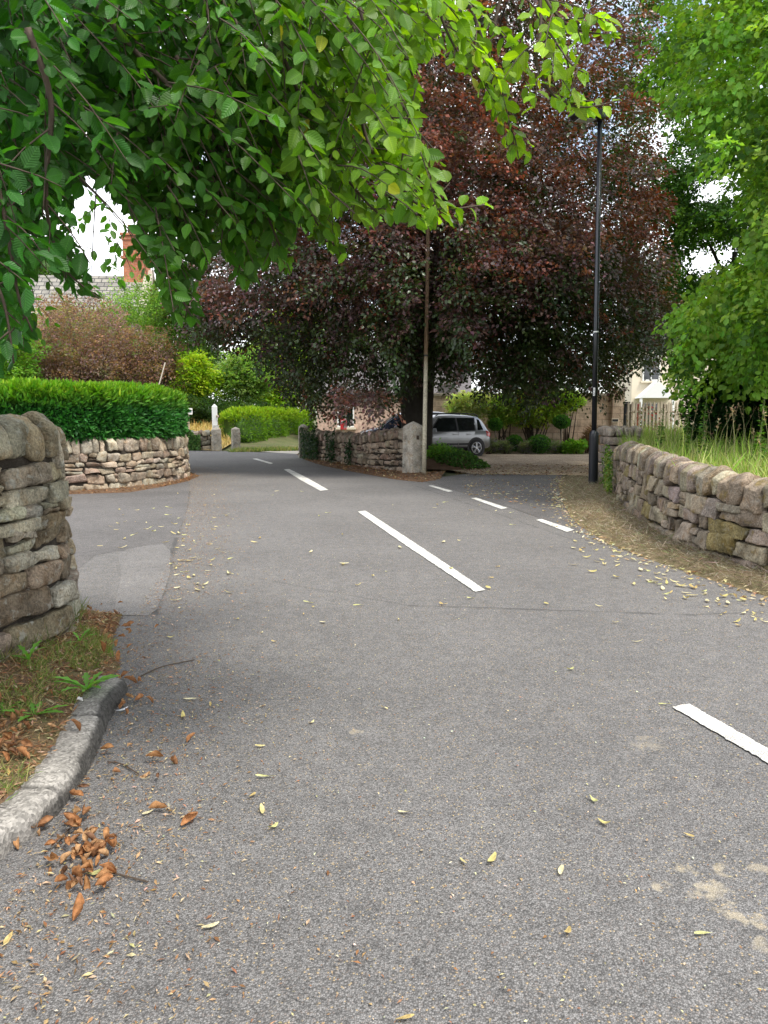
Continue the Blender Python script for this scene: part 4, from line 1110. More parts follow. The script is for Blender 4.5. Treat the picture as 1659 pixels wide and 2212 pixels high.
# garden bed against the sandstone wall
YW = 32.4
bush('wall_shrub', 'tall climbing shrub with yellowish leaves and bare lower stems on the sandstone wall', 1155, 875, YW, 1.35, .95, 420, 34, .12, [(.32, .46, .09), (.42, .50, .08), (.24, .38, .07)], ry=.5, ssize=(.4, .8), droop=.1, stems=26)
bush('wall_shrub', 'pale cream-green variegated shrub beside the silver car', 1010, 880, YW - .2, 1.0, .8, 330, 34, .12, [(.50, .58, .30), (.42, .52, .22), (.58, .62, .36)], ry=.5, ssize=(.4, .7), droop=.1, stems=12)
bush('wall_shrub', 'light green wall shrub between the topiary ball by the car and the climber', 1085, 890, YW, .75, .75, 220, 34, .11, [(.30, .46, .11), (.38, .50, .14)], ry=.5, ssize=(.35, .6), stems=10)
bush('wall_shrub', 'small bright shrub at the right end of the climber on the sandstone wall', 1222, 868, YW + .1, .7, .55, 200, 34, .11, [(.34, .48, .08), (.24, .40, .07)], ry=.4, ssize=(.35, .6), stems=8)
def ball(name, label, px, py, y, r, rz=None, stem=True, cols=((.06, .17, .03), (.085, .22, .045)), cat='topiary', group=None):
    c = P2(px, py, y); root = empty(name, (c[0], y, 0), label, cat, group); rz = rz or r * .85
    P, out, rr = in_ellipsoids([(0, 0, c[2], r, r, rz)], 1500, 12)
    A = unit(out + rng.normal(size=P.shape) * .5); L = .075 * rng.uniform(.7, 1.2, len(P))
    leaf_mesh('foliage', P, A, rng.normal(size=P.shape), L, L * .6, vary(pick(cols, len(P)), len(P)), M['leaf'], root)
    mb = MB(); mb.lathe((0, 0, c[2]), [(r * .1, -rz * .8), (r * .6, -rz * .6), (r * .8, 0), (r * .6, rz * .6), (.01, rz * .8)], 10); mb.build('inner_growth', simple('topiary_inner', (.012, .035, .01), .95), root, smooth=True)
    if stem:
        mb = MB(); mb.tube([(0, 0, -.05), (.01, 0, c[2] * .5), (0, 0, c[2])], [.028, .022, .02], 7); mb.build('stem', M['wood'], root, smooth=True)
    return root
ball('lollipop_topiary', 'clipped lollipop topiary ball on a stem just behind the silver car', 1070, 917, 31.6, .27)
ball('lollipop_topiary', 'clipped lollipop topiary ball on a stem right of the climber by the lamp post', 1213, 911, 31.6, .33, .25)
ball('box_ball', 'small round box bush by the gravel nearest the silver car', 1110, 957, 31.4, .36, .3, False)
ball('box_ball', 'larger round box bush below the climber on the sandstone wall', 1165, 959, 31.2, .46, .36, False)
for (px, w, lb) in ((1062, .5, 'grey-green lavender clump behind the car wheel'), (1090, .4, 'lavender clump left of the small box ball'), (1135, .45, 'lavender clump between the two box balls'), (1195, .5, 'silvery lavender clump right of the larger box ball')):
    bush('lavender_clump', lb, px, 966, 31.2, w, .26, 110, 30, .11, [(.24, .30, .17), (.29, .34, .22), (.28, .25, .34)], ry=.3, cat='plant', ssize=(.2, .4), droop=-.9, stems=4, lob=2, width=.25, spread=.25)
bush('leafy_plant', 'low bright leafy plant at the lamp post end of the garden bed', 1236, 966, 31.2, .65, .26, 150, 30, .12, [(.16, .34, .05), (.22, .40, .06)], ry=.4, cat='plant', ssize=(.2, .4), stems=4, lob=2)
bush('spiky_plant', 'bronze spiky plant against the sandstone wall right of the lamp post', 1278, 955, 31.6, .3, .45, 60, 30, .3, [(.16, .08, .06), (.2, .12, .08)], ry=.3, cat='plant', ssize=(.3, .6), droop=-1.2, stems=4, lob=1, width=.1, spread=.2)

# ivy on the middle wall and weeds on the bank
def ivy(name, label, pa, s0, s1, side, h, n, col, cat='ivy', lsize=.075, off=.03):
    s = rng.uniform(s0, s1, n); p, t, nn = pa.at(s); z = rng.random(n) ** .8 * h * (.6 + .4 * np.abs(np.sin(s * 4)))
    C = np.c_[p - nn * side * (off + np.abs(rng.normal(size=n)) * .05)[:, None], z]
    o = np.array([*pa.at((s0 + s1) / 2)[0], 0])
    A = np.c_[rng.normal(size=(n, 2)) * .5, -np.ones(n) * .7] + np.c_[-nn * side * .3, np.zeros(n)]
    Nn = np.c_[-nn * side, np.full(n, .5)] + rng.normal(size=(n, 3)) * .4
    L = lsize * rng.uniform(.6, 1.3, n)
    ob = leaf_mesh(name, C, A, Nn, L, L * .9, vary(pick(col, n), n), M['leaf'], None, 'kite', loc=o)
    return tag(ob, label, cat)
IC = [(.025, .06, .02), (.035, .08, .03), (.02, .045, .018)]
ivy('ivy', 'dark ivy covering the far end of the rough wall and its gatepost', mid_pa, 6.2, 8.4, -1, 1.15, 1500, IC)
ivy('ivy', 'narrow trail of dark ivy hanging down the rough wall beside the bare far stones', mid_pa, 4.3, 5.2, -1, 1.1, 420, IC)
ivy('ivy', 'small strand of ivy on the middle of the rough wall', mid_pa, 2.9, 3.3, -1, 1.0, 200, IC)
ivy('ivy', 'bright leafy ivy mound over the low broken wall beyond the bend', far_pa, 1.6, far_pa.len - .55, 1, 1.0, 900, [(.06, .13, .03), (.09, .18, .04)], lsize=.12, off=.12)
ivy('ivy', 'green ivy and goosegrass climbing the block wall behind the lamp post', right_pa, 11.6, 14.6, -1, .95, 1300, [(.09, .19, .03), (.06, .13, .025), (.15, .22, .05), (.24, .26, .10)], 'ivy', .05, .06)
def weeds(name, label, cen, n, rx, ry, zf, h, cols, lsize, cat='weed'):
    a = rng.uniform(0, 2 * pi, n); r = np.sqrt(rng.random(n))
    x, y = cen[0] + r * rx * np.cos(a), cen[1] + r * ry * np.sin(a)
    z = np.array([zf(p, q) for p, q in zip(x, y)]) + rng.random(n) * h * (1 - r * .7)
    C = np.c_[x, y, z]; A = np.c_[rng.normal(size=(n, 2)), rng.normal(.2, .5, n)]; Nn = rng.normal(size=(n, 3)) * .4 + np.array([0, -.3, 1])
    L = lsize * rng.uniform(.6, 1.3, n)
    ob = leaf_mesh(name, C, A, Nn, L, L * .55, vary(pick(cols, n), n, .3), M['leaf'], None, 'oval', loc=(cen[0], cen[1], 0))
    return tag(ob, label, cat)
bz = lambda x, y: max(0, .42 * max(0, 1 - ((x - bank_c[0]) / 1.35) ** 2 - ((y - bank_c[1]) / 2.0) ** 2) ** 1.2 - .02)
b0 = G(948, 992)[:2] + np.array([0, .4])
weeds('herb_robert', 'bright green leafy weed clump against the right side of the pointed gatepost', (bank_c[0] - .25, bank_c[1] - .3), 1100, .5, .6, bz, .45, [(.14, .32, .04), (.19, .38, .06)], .075)
weeds('bank_weeds', 'darker trailing weeds on the bank in front of the silver car', (bank_c[0] + .35, bank_c[1] - .5), 2200, .9, 1.3, bz, .22, [(.06, .15, .03), (.09, .20, .045), (.045, .11, .025)], .08)

# ------------------------------------------------------------------ grass, straw and litter
def blades(name, C, h, w, cols, lean=.35, mat='grass', kind='stuff', azim=None):
    n = len(C); A = np.c_[rng.normal(size=(n, 2)) * lean, np.ones(n)]
    L = h * rng.uniform(.5, 1.2, n) if np.isscalar(h) else h
    Nn = np.c_[rng.normal(size=(n, 2)), np.full(n, .1)]
    o = leaf_mesh(name, C, A, Nn, L, w, vary(pick(cols, n), n, .25, .06), M[mat], None, 'blade', loc=C.mean(0))
    if kind: o['kind'] = kind
    return o
def on_grid(Gd, n, bias=None):
    """random points on a strip grid (n,m,3); bias maps random -> position across"""
    a, b = Gd.shape[:2]; u = rng.random(n) * (a - 1.001); v = rng.random(n)
    if bias: v = bias(v)
    v = np.clip(v, 0, .999) * (b - 1); i, j = u.astype(int), v.astype(int); fu, fv = (u - i)[:, None], (v - j)[:, None]
    return Gd[i, j] * (1 - fu) * (1 - fv) + Gd[i + 1, j] * fu * (1 - fv) + Gd[i, np.minimum(j + 1, b - 1)] * (1 - fu) * fv + Gd[i + 1, np.minimum(j + 1, b - 1)] * fu * fv
GG = [(.20, .34, .04), (.26, .40, .05), (.33, .40, .10), (.42, .42, .17)]
Cg = on_grid(LW, 30000, lambda v: v ** 1.4); k = (Cg[:, 1] < 26) & (Cg[:, 1] > 3)
blades('tall_grass', Cg[k], rng.gamma(4, .06, int(k.sum())), .012, GG, .4)
Cg = on_grid(LW, 9000, lambda v: v * .16)
blades('edge_grass', Cg, .22, .010, [(.16, .25, .04), (.28, .28, .08), (.36, .32, .14)], .8)
# seeding stalks standing above the grass
Cs = on_grid(LW, 600, lambda v: .05 + v * .35); k = (Cs[:, 1] > 6.5) & (Cs[:, 1] < 18); Cs = Cs[k][:170]
mb = MB(); SA, SB = [], []
for p in Cs:
    h = rng.uniform(.45, 1.05); d = rng.normal(size=2) * .12
    q = [p, p + np.array([d[0] * .4, d[1] * .4, h * .6]), p + np.array([d[0], d[1], h])]
    mb.tube(q, [.003, .0025, .002], 4)
    for s in rng.random(14): SA.append(q[1] + (q[2] - q[1]) * (.35 + .65 * s)); SB.append(1)
o = mb.build('seed_stalks', simple('straw_stem', (.30, .27, .13), .8), loc=Cs.mean(0)); o['kind'] = 'stuff'
SA = np.array(SA); o = leaf_mesh('seed_heads', SA, rng.normal(size=SA.shape) * .6 + np.array([0, 0, .7]), rng.normal(size=SA.shape), .045, .016, vary((.34, .25, .15), len(SA)), M['dead'], None, loc=SA.mean(0)); o['kind'] = 'stuff'
for i, (px, y, h, lb) in enumerate(((1515, 12.5, 1.0, 'tall small-leaved weed in the grass in front of the dark laurel'), (1640, 11.0, 1.05, 'leafy weed rising at the right picture edge above the block wall'),
                          (1480, 13.5, .85, 'slender nettle stem in the grass left of the laurel'), (1425, 14.5, .8, 'small nettle in front of the picket fence'))):
    c = D(px, 960, y); root = empty('tall_weed', (c[0], y, .85), lb, 'weed')
    mb = MB(); mb.tube([(0, 0, 0), (.02, 0, h * .5), (.06, .02, h)], [.006, .005, .003], 5); mb.build('stem', simple('weed_stem', (.12, .16, .05), .8), root)
    n = 90; z = rng.random(n) * h; a = rng.uniform(0, 6.28, n); C = np.c_[.03 * z / h, 0 * z, z]; A = np.c_[np.cos(a), np.sin(a), rng.normal(.1, .3, n)]; L = .10 * (1.15 - z / h) + .02
    leaf_mesh('foliage', C, A, np.array([0, 0, 1]) + rng.normal(size=(n, 3)) * .3, L, L * .42, vary((.10, .20, .04), n), M['leaf'], root, 'oval')
# meadow grass
n = 5000; x = rng.uniform(-16, -7.4, n); y = rng.uniform(34.6, 43, n); z = .03 + 1.5 * np.clip((y - 35) / 11, 0, 1) ** .8 * np.clip((-x - 6) / 3, .12, 1)
blades('meadow_grass', np.c_[x, y, z], .38, .035, [(.45, .34, .13), (.38, .27, .09), (.5, .40, .18)], .4)
# grass at the foot of the privet and pale verge by the drive
n = 1800; x = rng.uniform(-6.6, -3.2, n); y = 32.6 + rng.random(n) * 1.6 + (x + 6.6) * .5
blades('edge_grass', np.c_[x, y, np.full(n, .0)], .22, .03, [(.22, .28, .07), (.36, .32, .12), (.14, .22, .05)], .6)
# left verge: tufts of grass
Cg = on_grid(LV, 22000); cl = np.sin(Cg[:, 0] * 9) + np.sin(Cg[:, 1] * 7 + 1) + np.sin((Cg[:, 0] + Cg[:, 1]) * 15); k = (cl > .1) & (Cg[:, 1] > 1.8) & (Cg[:, 1] < 5.2)
blades('verge_grass', Cg[k] - np.array([0, 0, .01]), .085, .0035, [(.16, .26, .04), (.30, .30, .10), (.42, .35, .17), (.13, .22, .035)], 1.0)
Cg = foot(near_pa, 1.6, 6.2, 900, .02) + rng.normal(size=(900, 2)) * .03
blades('verge_grass', np.c_[Cg, np.full(900, .08)], .13, .004, [(.13, .18, .04), (.28, .24, .10), (.10, .15, .03)], .6)
def flakes(name, C, Lr, wr, cols, mat='dead', flat=.25, kind='stuff', shape='kite', lift=.004):
    n = len(C); a = rng.uniform(0, 2 * pi, n); A = np.c_[np.cos(a), np.sin(a), rng.normal(size=n) * flat]
    L = rng.uniform(*Lr, n); Nn = np.c_[rng.normal(size=(n, 2)) * flat * 1.6, np.ones(n)]
    C = C + np.array([0, 0, lift])
    o = leaf_mesh(name, C, A, Nn, L, L * rng.uniform(*wr, n), vary(pick(cols, n), n, .3, .08), M[mat], None, shape, .25, loc=C.mean(0))
    if kind: o['kind'] = kind
    return o
BR = [(.30, .16, .075), (.40, .24, .12), (.22, .11, .05), (.46, .36, .2), (.16, .09, .05)]
PALE = [(.60, .53, .30), (.52, .45, .24), (.66, .61, .42), (.45, .35, .19)]
k = on_grid(LV, 22000); flakes('leaf_litter', k[k[:, 1] > 1.2], (.012, .055), (.06, .3), BR + [(.45, .33, .2), (.34, .2, .1)], flat=.35, lift=.006)
k = on_grid(RV, 30000, lambda v: .10 + .88 * v ** 1.0); flakes('dry_grass_cuttings', k, (.05, .18), (.018, .04), [(.42, .36, .25), (.30, .245, .165), (.24, .19, .12), (.19, .22, .09), (.50, .44, .33), (.16, .12, .08)], flat=.4, lift=.02)
k = on_grid(MV, 2600); flakes('leaf_litter', k, (.03, .09), (.15, .5), BR, flat=.4, lift=.01)
k = on_grid(WV, 900); flakes('leaf_litter', k, (.03, .08), (.15, .5), BR[:3], flat=.3, lift=.008)
# crumbs on the road, thick by the left kerb and thin elsewhere
n = 14000; t = rng.random(n) ** 1.2; kk = catmull([(-1.0, 1.2), G(120, 1900)[:2], G(250, 1650)[:2], G(320, 1480)[:2], G(300, 1380)[:2], G(330, 1330)[:2], G(400, 1200)[:2], G(425, 1080)[:2], G(430, 1010)[:2]], 20)
kk = resample(kk, 400); i = (t * 399).astype(int); Cl = kk[i] + np.c_[np.abs(rng.normal(size=n)) * .38 - .12, rng.normal(size=n) * .05] * (1 + kk[i][:, 1:] * .03)
flakes('leaf_litter', np.c_[Cl, np.full(n, .003)], (.007, .03), (.12, .4), BR[:4] + [(.5, .38, .24)], flat=.2)
n = 7500; x = rng.uniform(-1.2, 2.6, n); y = 1.2 + rng.random(n) ** 1.6 * 11
k = x > -1.15; flakes('leaf_litter', np.c_[x, y, np.full(n, .003)][k], (.005, .016), (.2, .6), BR[:4] + PALE, flat=.15)
k = on_grid(RV, 1500, lambda v: v * .28 - .12); k[:, 2] = .006; flakes('leaf_litter', k + np.c_[rng.normal(-.05, .12, (len(k), 2)), np.zeros(len(k))], (.03, .09), (.2, .45), PALE + BR[1:2], flat=.25, lift=.006)
n = 520; u = rng.random((n, 2)); q = np.array([G(1000 + a * 260, 1035 + b * 80 * (.4 + .6 * a), .008) for a, b in u]); flakes('leaf_litter', q, (.03, .09), (.2, .5), PALE + BR[:2], flat=.2)
n = 1500; q = np.array([G(985 + a * 290, 1003 + b * 24, .012) for a, b in rng.random((n, 2))]); flakes('leaf_litter', q, (.04, .1), (.2, .5), BR + PALE[:1], flat=.2)
# leaves large enough to tell apart
def strap(L, w, curl, twist, cols):
    V, F_ = [], []; bend = rng.normal() * .08
    for i in range(7):
        t = i / 6; ww = w * (math.sin(pi * min(1, t * .92 + .06)) ** .6) / 2; z = curl * L * (t - .5) ** 2 * 2 + .004
        x = (t - .5) * L * (1 - .15 * curl); a = twist * (t - .5)
        for s in (-1, 0, 1): V.append((x, s * ww * math.cos(a) + bend * L * math.sin(3 * t), z + s * ww * math.sin(a) + abs(s) * ww * .25))
    for i in range(6):
        for j in range(2): F_.append((i * 3 + j, i * 3 + j + 1, i * 3 + 4 + j, i * 3 + 3 + j))
    return make_mesh('fallen_leaf', V, F_, col=np.tile(cols, (len(V), 1)), smooth=True)
yl = [strap(rng.uniform(.045, .075), rng.uniform(.012, .022), rng.uniform(.05, .45), rng.uniform(-2.0, 2.0), c) for c in 2 * ([.66, .57, .26], [.60, .52, .20], [.68, .62, .38], [.58, .44, .18], [.55, .55, .24], [.70, .62, .33])]
for me in yl: me.materials.append(M['dead'])
spots = [G(*p, .006) for p in [(545, 1720), (565, 1750), (1000, 1862), (1062, 1860), (1213, 1882), (1520, 2018), (830, 1530), (672, 1560), (875, 2203), (1488, 1805), (1306, 1780), (872, 1756), (1282, 1730), (562, 1612), (572, 1678), (592, 1387), (697, 1345), (676, 1312), (1232, 1447), (1437, 1522),
         (200, 1890), (320, 1757), (160, 1780), (410, 1512), (395, 1548), (455, 1522), (590, 1788), (455, 2002), (20, 2030), (270, 1655), (1225, 2015), (740, 1220), (775, 1265), (1075, 1225), (1180, 1305), (835, 1235)]]
for k in range(60): spots.append(G(rng.uniform(370, 520), rng.normal(1190, 75), .006))
for k in range(22): spots.append(G(rng.uniform(205, 380), rng.uniform(1085, 1185), .008))
for k in range(80):
    t = rng.random(); spots.append(G(1215 + 440 * t + rng.normal() * 12, 1150 + 165 * t + rng.normal() * 18 + 22, .006))
for k in range(50): spots.append(G(rng.uniform(420, 1500), 1060 + rng.random() ** 1.5 * 330, .006))
for k in range(30): spots.append(G(rng.uniform(930, 1240), rng.uniform(1040, 1110), .011))
for p in spots:
    if p[1] > 21: continue
    x, y = proj(p)
    o = bpy.data.objects.new('fallen_leaf', yl[rng.integers(len(yl))]); COL.objects.link(o)
    o.location = [float(v) for v in p]; o.rotation_euler = (rng.normal() * .15, rng.normal() * .15, rng.uniform(0, 6.28)); s = rng.uniform(.75, 1.15) * (1.45 if p[1] > 6 else 1.0); o.scale = (s, s, s)
    tag(o, 'pale yellow strap-like fallen leaf lying loose on the asphalt', 'leaf', 'pale leaves scattered over the road')
def curl_leaf(L, w, c):
    V, F_ = [], []
    r = rng.uniform(.25, .5); 
    for i in range(8):
        t = i / 7; ww = w * math.sin(pi * min(1, t * .93 + .04)) ** .7
        for j in range(5):
            u = (j - 2) / 2; a = u * (1.3 + 1.7 * r * 2 * t) + .5 * math.sin(5 * t + 9 * r)
            V.append(((t - .5) * L, math.sin(a) * ww * .5 + .05 * L * math.sin(4 * t), .012 + (1 - math.cos(a)) * ww * .55 + .12 * L * math.sin(3 * t + r * 5) + .012))
    for i in range(7):
        for j in range(4): F_.append((i * 5 + j, i * 5 + j + 1, i * 5 + 6 + j, i * 5 + 5 + j))
    return make_mesh('brown_leaf', V, F_, col=np.tile(c, (len(V), 1)), smooth=True)
bl_ = [curl_leaf(rng.uniform(.045, .075), rng.uniform(.014, .03), c) for c in 2 * ([.42, .20, .085], [.34, .17, .08], [.50, .30, .15], [.24, .13, .075], [.44, .23, .10])]
for me in bl_: me.materials.append(M['dead'])
bs = []
for k in range(64): bs.append(G(165 + rng.normal() * 34 + 14, 1848 + rng.normal() * 46, .006 + .012 * rng.random()))
for k in range(14): bs.append(G(285 + rng.normal() * 18, 1500 + rng.normal() * 30, .006))
for k in range(34): bs.append(G(40 + rng.normal() * 30, 1590 + rng.normal() * 40, .11))
for k in range(26): bs.append(G(250 + rng.normal() * 25, 1370 + rng.normal() * 30, .09))
for k in range(8): bs.append(G(70 + rng.normal() * 30, 1790 + rng.normal() * 20, .012))
for k in range(10): bs.append(G(rng.uniform(230, 420), rng.uniform(1560, 1800), .006))
for p in bs:
    o = bpy.data.objects.new('brown_leaf', bl_[rng.integers(len(bl_))]); COL.objects.link(o)
    o.location = [float(v) for v in p]; o.rotation_euler = (rng.normal() * .6, rng.normal() * .6, rng.uniform(0, 6.28)); s = rng.uniform(.55, 1.2); o.scale = (s, s, s)
    tag(o, 'curled orange-brown dead leaf in the drifts along the left kerb', 'leaf', 'brown leaves drifted along the kerb')
# fallen twigs
for (pts, r_, lb) in (([(215, 1880), (262, 1890), (320, 1905)], .003, 'thin dark twig reaching right from the brown leaf pile'), ([(120, 1830), (150, 1790), (175, 1768)], .003, 'thin twig lying across the top of the brown leaf pile'),
                      ([(300, 1462), (350, 1440), (420, 1425)], .0035, 'long thin twig right of the kerb end'), ([(232, 1645), (262, 1650), (300, 1672)], .003, 'short forked twig beside the middle of the kerb')):
    mb = MB(); q = [G(*p, .008) for p in pts]; mb.tube(list(catmull(q, 5)), r_, 5); tag(mb.build('twig', M['twig'], loc=q[1]), lb, 'twig')
# dandelions and other rosettes on the left verge
def rosette(label, px, py, n, L, z=.09, name='dandelion', upr=.6):
    c = G(px, py, z); root = empty(name, c, label, 'weed'); 
    for i in range(n):
        a = i * 2.4 + rng.normal() * .3; l = L * rng.uniform(.7, 1.15); w = l * .22; el = rng.uniform(.15, upr * 1.6)
        V, F_ = [], []
        for k in range(9):
            t = k / 8; tooth = 1 if k % 2 else .42
            ww = w * (.12 if k == 0 else (.25 + .9 * t) * tooth if t < .85 else .55 * (1 - t) / .15 * .8 + .02) * .5 * 1.4
            r = l * t * math.cos(el * (1 - .5 * t)); zz = l * t * math.sin(el) * (1 - .45 * t)
            for s in (-1, 0, 1):
                V.append((math.cos(a) * r - math.sin(a) * ww * s, math.sin(a) * r + math.cos(a) * ww * s, zz + abs(s) * ww * .3))
        for k in range(8):
            for j in range(2): F_.append((k * 3 + j, k * 3 + j + 1, k * 3 + 4 + j, k * 3 + 3 + j))
        link('leaf', make_mesh('leaf', V, F_, col=np.tile(np.array((.15, .36, .05)) * rng.uniform(.85, 1.2), (len(V), 1)), smooth=True), M['leaf'], root)
rosette('tallest dandelion rosette standing upright behind the kerb end', 188, 1490, 11, .19, upr=.75)
rosette('flat toothed dandelion rosette near the left picture edge', 75, 1545, 7, .16, upr=.3)
rosette('dandelion rosette at the very left edge beside the kerb grass', 5, 1538, 5, .13, upr=.4)
rosette('small leafy weed at the foot of the near wall end', 172, 1385, 6, .12, upr=.6, name='wall_weed')
rosette('upright weed against the foot of the near wall', 62, 1425, 5, .15, upr=.9, name='wall_weed')
me = strap(.075, .02, .3, .4, [.8, .82, .85]); me.materials.append(M['dead']); o = bpy.data.objects.new('feather', me); COL.objects.link(o); o.location = G(262, 1536, .01); o.rotation_euler = (0, 0, .7); tag(o, 'slim grey-white feather lying on the asphalt at the kerb end', 'feather')
me = curl_leaf(.03, .025, [.85, .86, .88]); me.name = 'feather'; me.materials.append(M['dead']); o = bpy.data.objects.new('feather', me); COL.objects.link(o); o.location = G(173, 1523, .10); tag(o, 'small fluffy white feather in the verge grass below the dandelion', 'feather')
# ------------------------------------------------------------------ lamp post, telegraph pole, wires
lb_, lt_ = D(1281, 1050, 16.2), D(1296, 262, 15.95)
lb_[2] = 0
lamp = empty('street_lamp', lb_, 'tall slim black street lamp at the start of the mossy block wall', 'street lamp')
ax = (lt_ - lb_); H = np.linalg.norm(ax)
def al(t): return tuple(ax * t / H)
zb = 1.16
mb = MB(); mb.tube([tuple(np.array(al(0)) - np.array([0, 0, .2])), al(0), al(zb - .06), al(zb), al(zb + .045), al(zb + .06)], [.098, .098, .098, .095, .062, .056], 20); mb.build('base_section', M['black_metal'], lamp, smooth=False)
mb = MB(); mb.tube([al(zb + .05), al(3.1), al(H)], [.054, .052, .048], 18); mb.build('column', M['black_metal'], lamp, smooth=True)
mb = MB(); mb.box((0, 0, 0), (.11, .02, .62), bev=.008); o = mb.build('access_door', M['black_metal'], lamp); o.location = (-.01, -.092, .62)
mb = MB(); mb.tube([al(3.23), al(3.255)], .0555, 16); mb.build('band', M['white'], lamp)
# lantern: flat tapered head reaching left, with a stub behind the column
mb = MB(); sec = []
for (x, w, z0, z1) in ((-.62, .10, .01, .06), (-.55, .15, -.03, .10), (-.3, .17, -.05, .13), (-.02, .14, -.05, .14), (.08, .09, -.03, .13), (.15, .05, .06, .22)):
    sec.append([(x, -w, z0 + .02), (x, -w * .7, z0), (x, w * .7, z0), (x, w, z0 + .02), (x, w * .8, z1), (x, -w * .8, z1)])
V = [p for s in sec for p in s]; k = 6
Fs = [(i * k + j, i * k + (j + 1) % k, (i + 1) * k + (j + 1) % k, (i + 1) * k + j) for i in range(5) for j in range(k)] + [tuple(range(k))[::-1], tuple(range(5 * k, 6 * k))]
mb.add(np.array(V), Fs); o = mb.build('lantern', M['black_metal'], lamp); o.location = ax + np.array([0, 0, .06]); o.rotation_euler = (0, -.05, .25)
mb = MB(); mb.box((-.32, 0, -.055), (.36, .2, .012)); l2 = mb.build('lens', M['lens'], o)
mb = MB(); mb.tube([(.03, -.11, .02), (.03, .11, .02)], .03, 10); mb.build('bolt', M['silver'], o)
# number plate of the lamp
mb = MB(); mb.box((0, 0, 0), (.036, .004, .17)); st = mb.build('number_plate', M['white'], lamp); st.location = np.array(al(2.02)) + np.array([-.028, -.052, 0]); st.rotation_euler = (0, 0, -.45)
for dz, ch in ((.035, '1'), (-.045, '2')):
    cu = bpy.data.curves.new('numeral', 'FONT'); cu.body = ch; cu.size = .075; cu.align_x = 'CENTER'; cu.align_y = 'CENTER'; cu.extrude = .0005
    tmp = bpy.data.objects.new('numeral', cu); nm = bpy.data.meshes.new_from_object(tmp); bpy.data.objects.remove(tmp); t = link('numeral', nm, M['black_metal']); t.parent = st; t.location = (0, -.0032, dz); t.rotation_euler = (R(90), 0, 0)

pb, pt = D(916, 985, 19.4), D(929, 262, 19.2); pb[2] = .1
pole = empty('telegraph_pole', pb, 'thin pale telegraph pole rising through the copper beech behind the pointed gatepost', 'pole')
ax2 = pt - pb
def poleA(): 
    m, nt, o = nmat('pole_wood'); n = N(nt); c = n.coord()
    z = n.new('ShaderNodeSeparateXYZ', i_Vector=c).outputs[2]
    col = n.mix(n.ramp(n.math('DIVIDE', z, 6.0), [(.42, 0), (.5, 1)]), (.50, .45, .33), (.20, .13, .07))
    col = n.mix(1.0, col, n.ramp(n.noise(c, 25, 4), [(.3, .65), (.7, 1.2)]), 'MULTIPLY')
    n.out(o, n.pbsdf(col, .8)); return m
mb = MB(); mb.tube([tuple(ax2 * t) for t in np.linspace(-.02, 1, 8)], np.linspace(.056, .045, 8), 12); mb.build('shaft', poleA(), pole, smooth=True)
mb = MB(); mb.tube([tuple(ax2 * .345), tuple(ax2 * .35)], .0575, 12); mb.build('band', M['plastic'], pole)
mb = MB(); mb.lathe(ax2 * 1.0, [(.02, 0), (.035, .02), (.02, .05), (.035, .08), (.01, .11)], 10); mb.build('insulator', M['white'], pole)
def wire(label, pts):
    mb = MB(); c = catmull(pts, 10); mb.tube(list(c), .009, 5); tag(mb.build('overhead_wire', M['plastic'], loc=c[0]), label, 'wire')
top = pb + ax2 + np.array([0, 0, .05])
wire('thin overhead wire climbing right from the telegraph pole past the beech', [top, D(1021, 203, 18.0), D(1240, 46, 16.2), D(1420, -90, 15)])
wire('thin overhead wire falling left from the telegraph pole behind the hanging boughs', [top, D(884, 303, 19.6), D(742, 402, 21), D(600, 500, 23), D(480, 580, 26)])

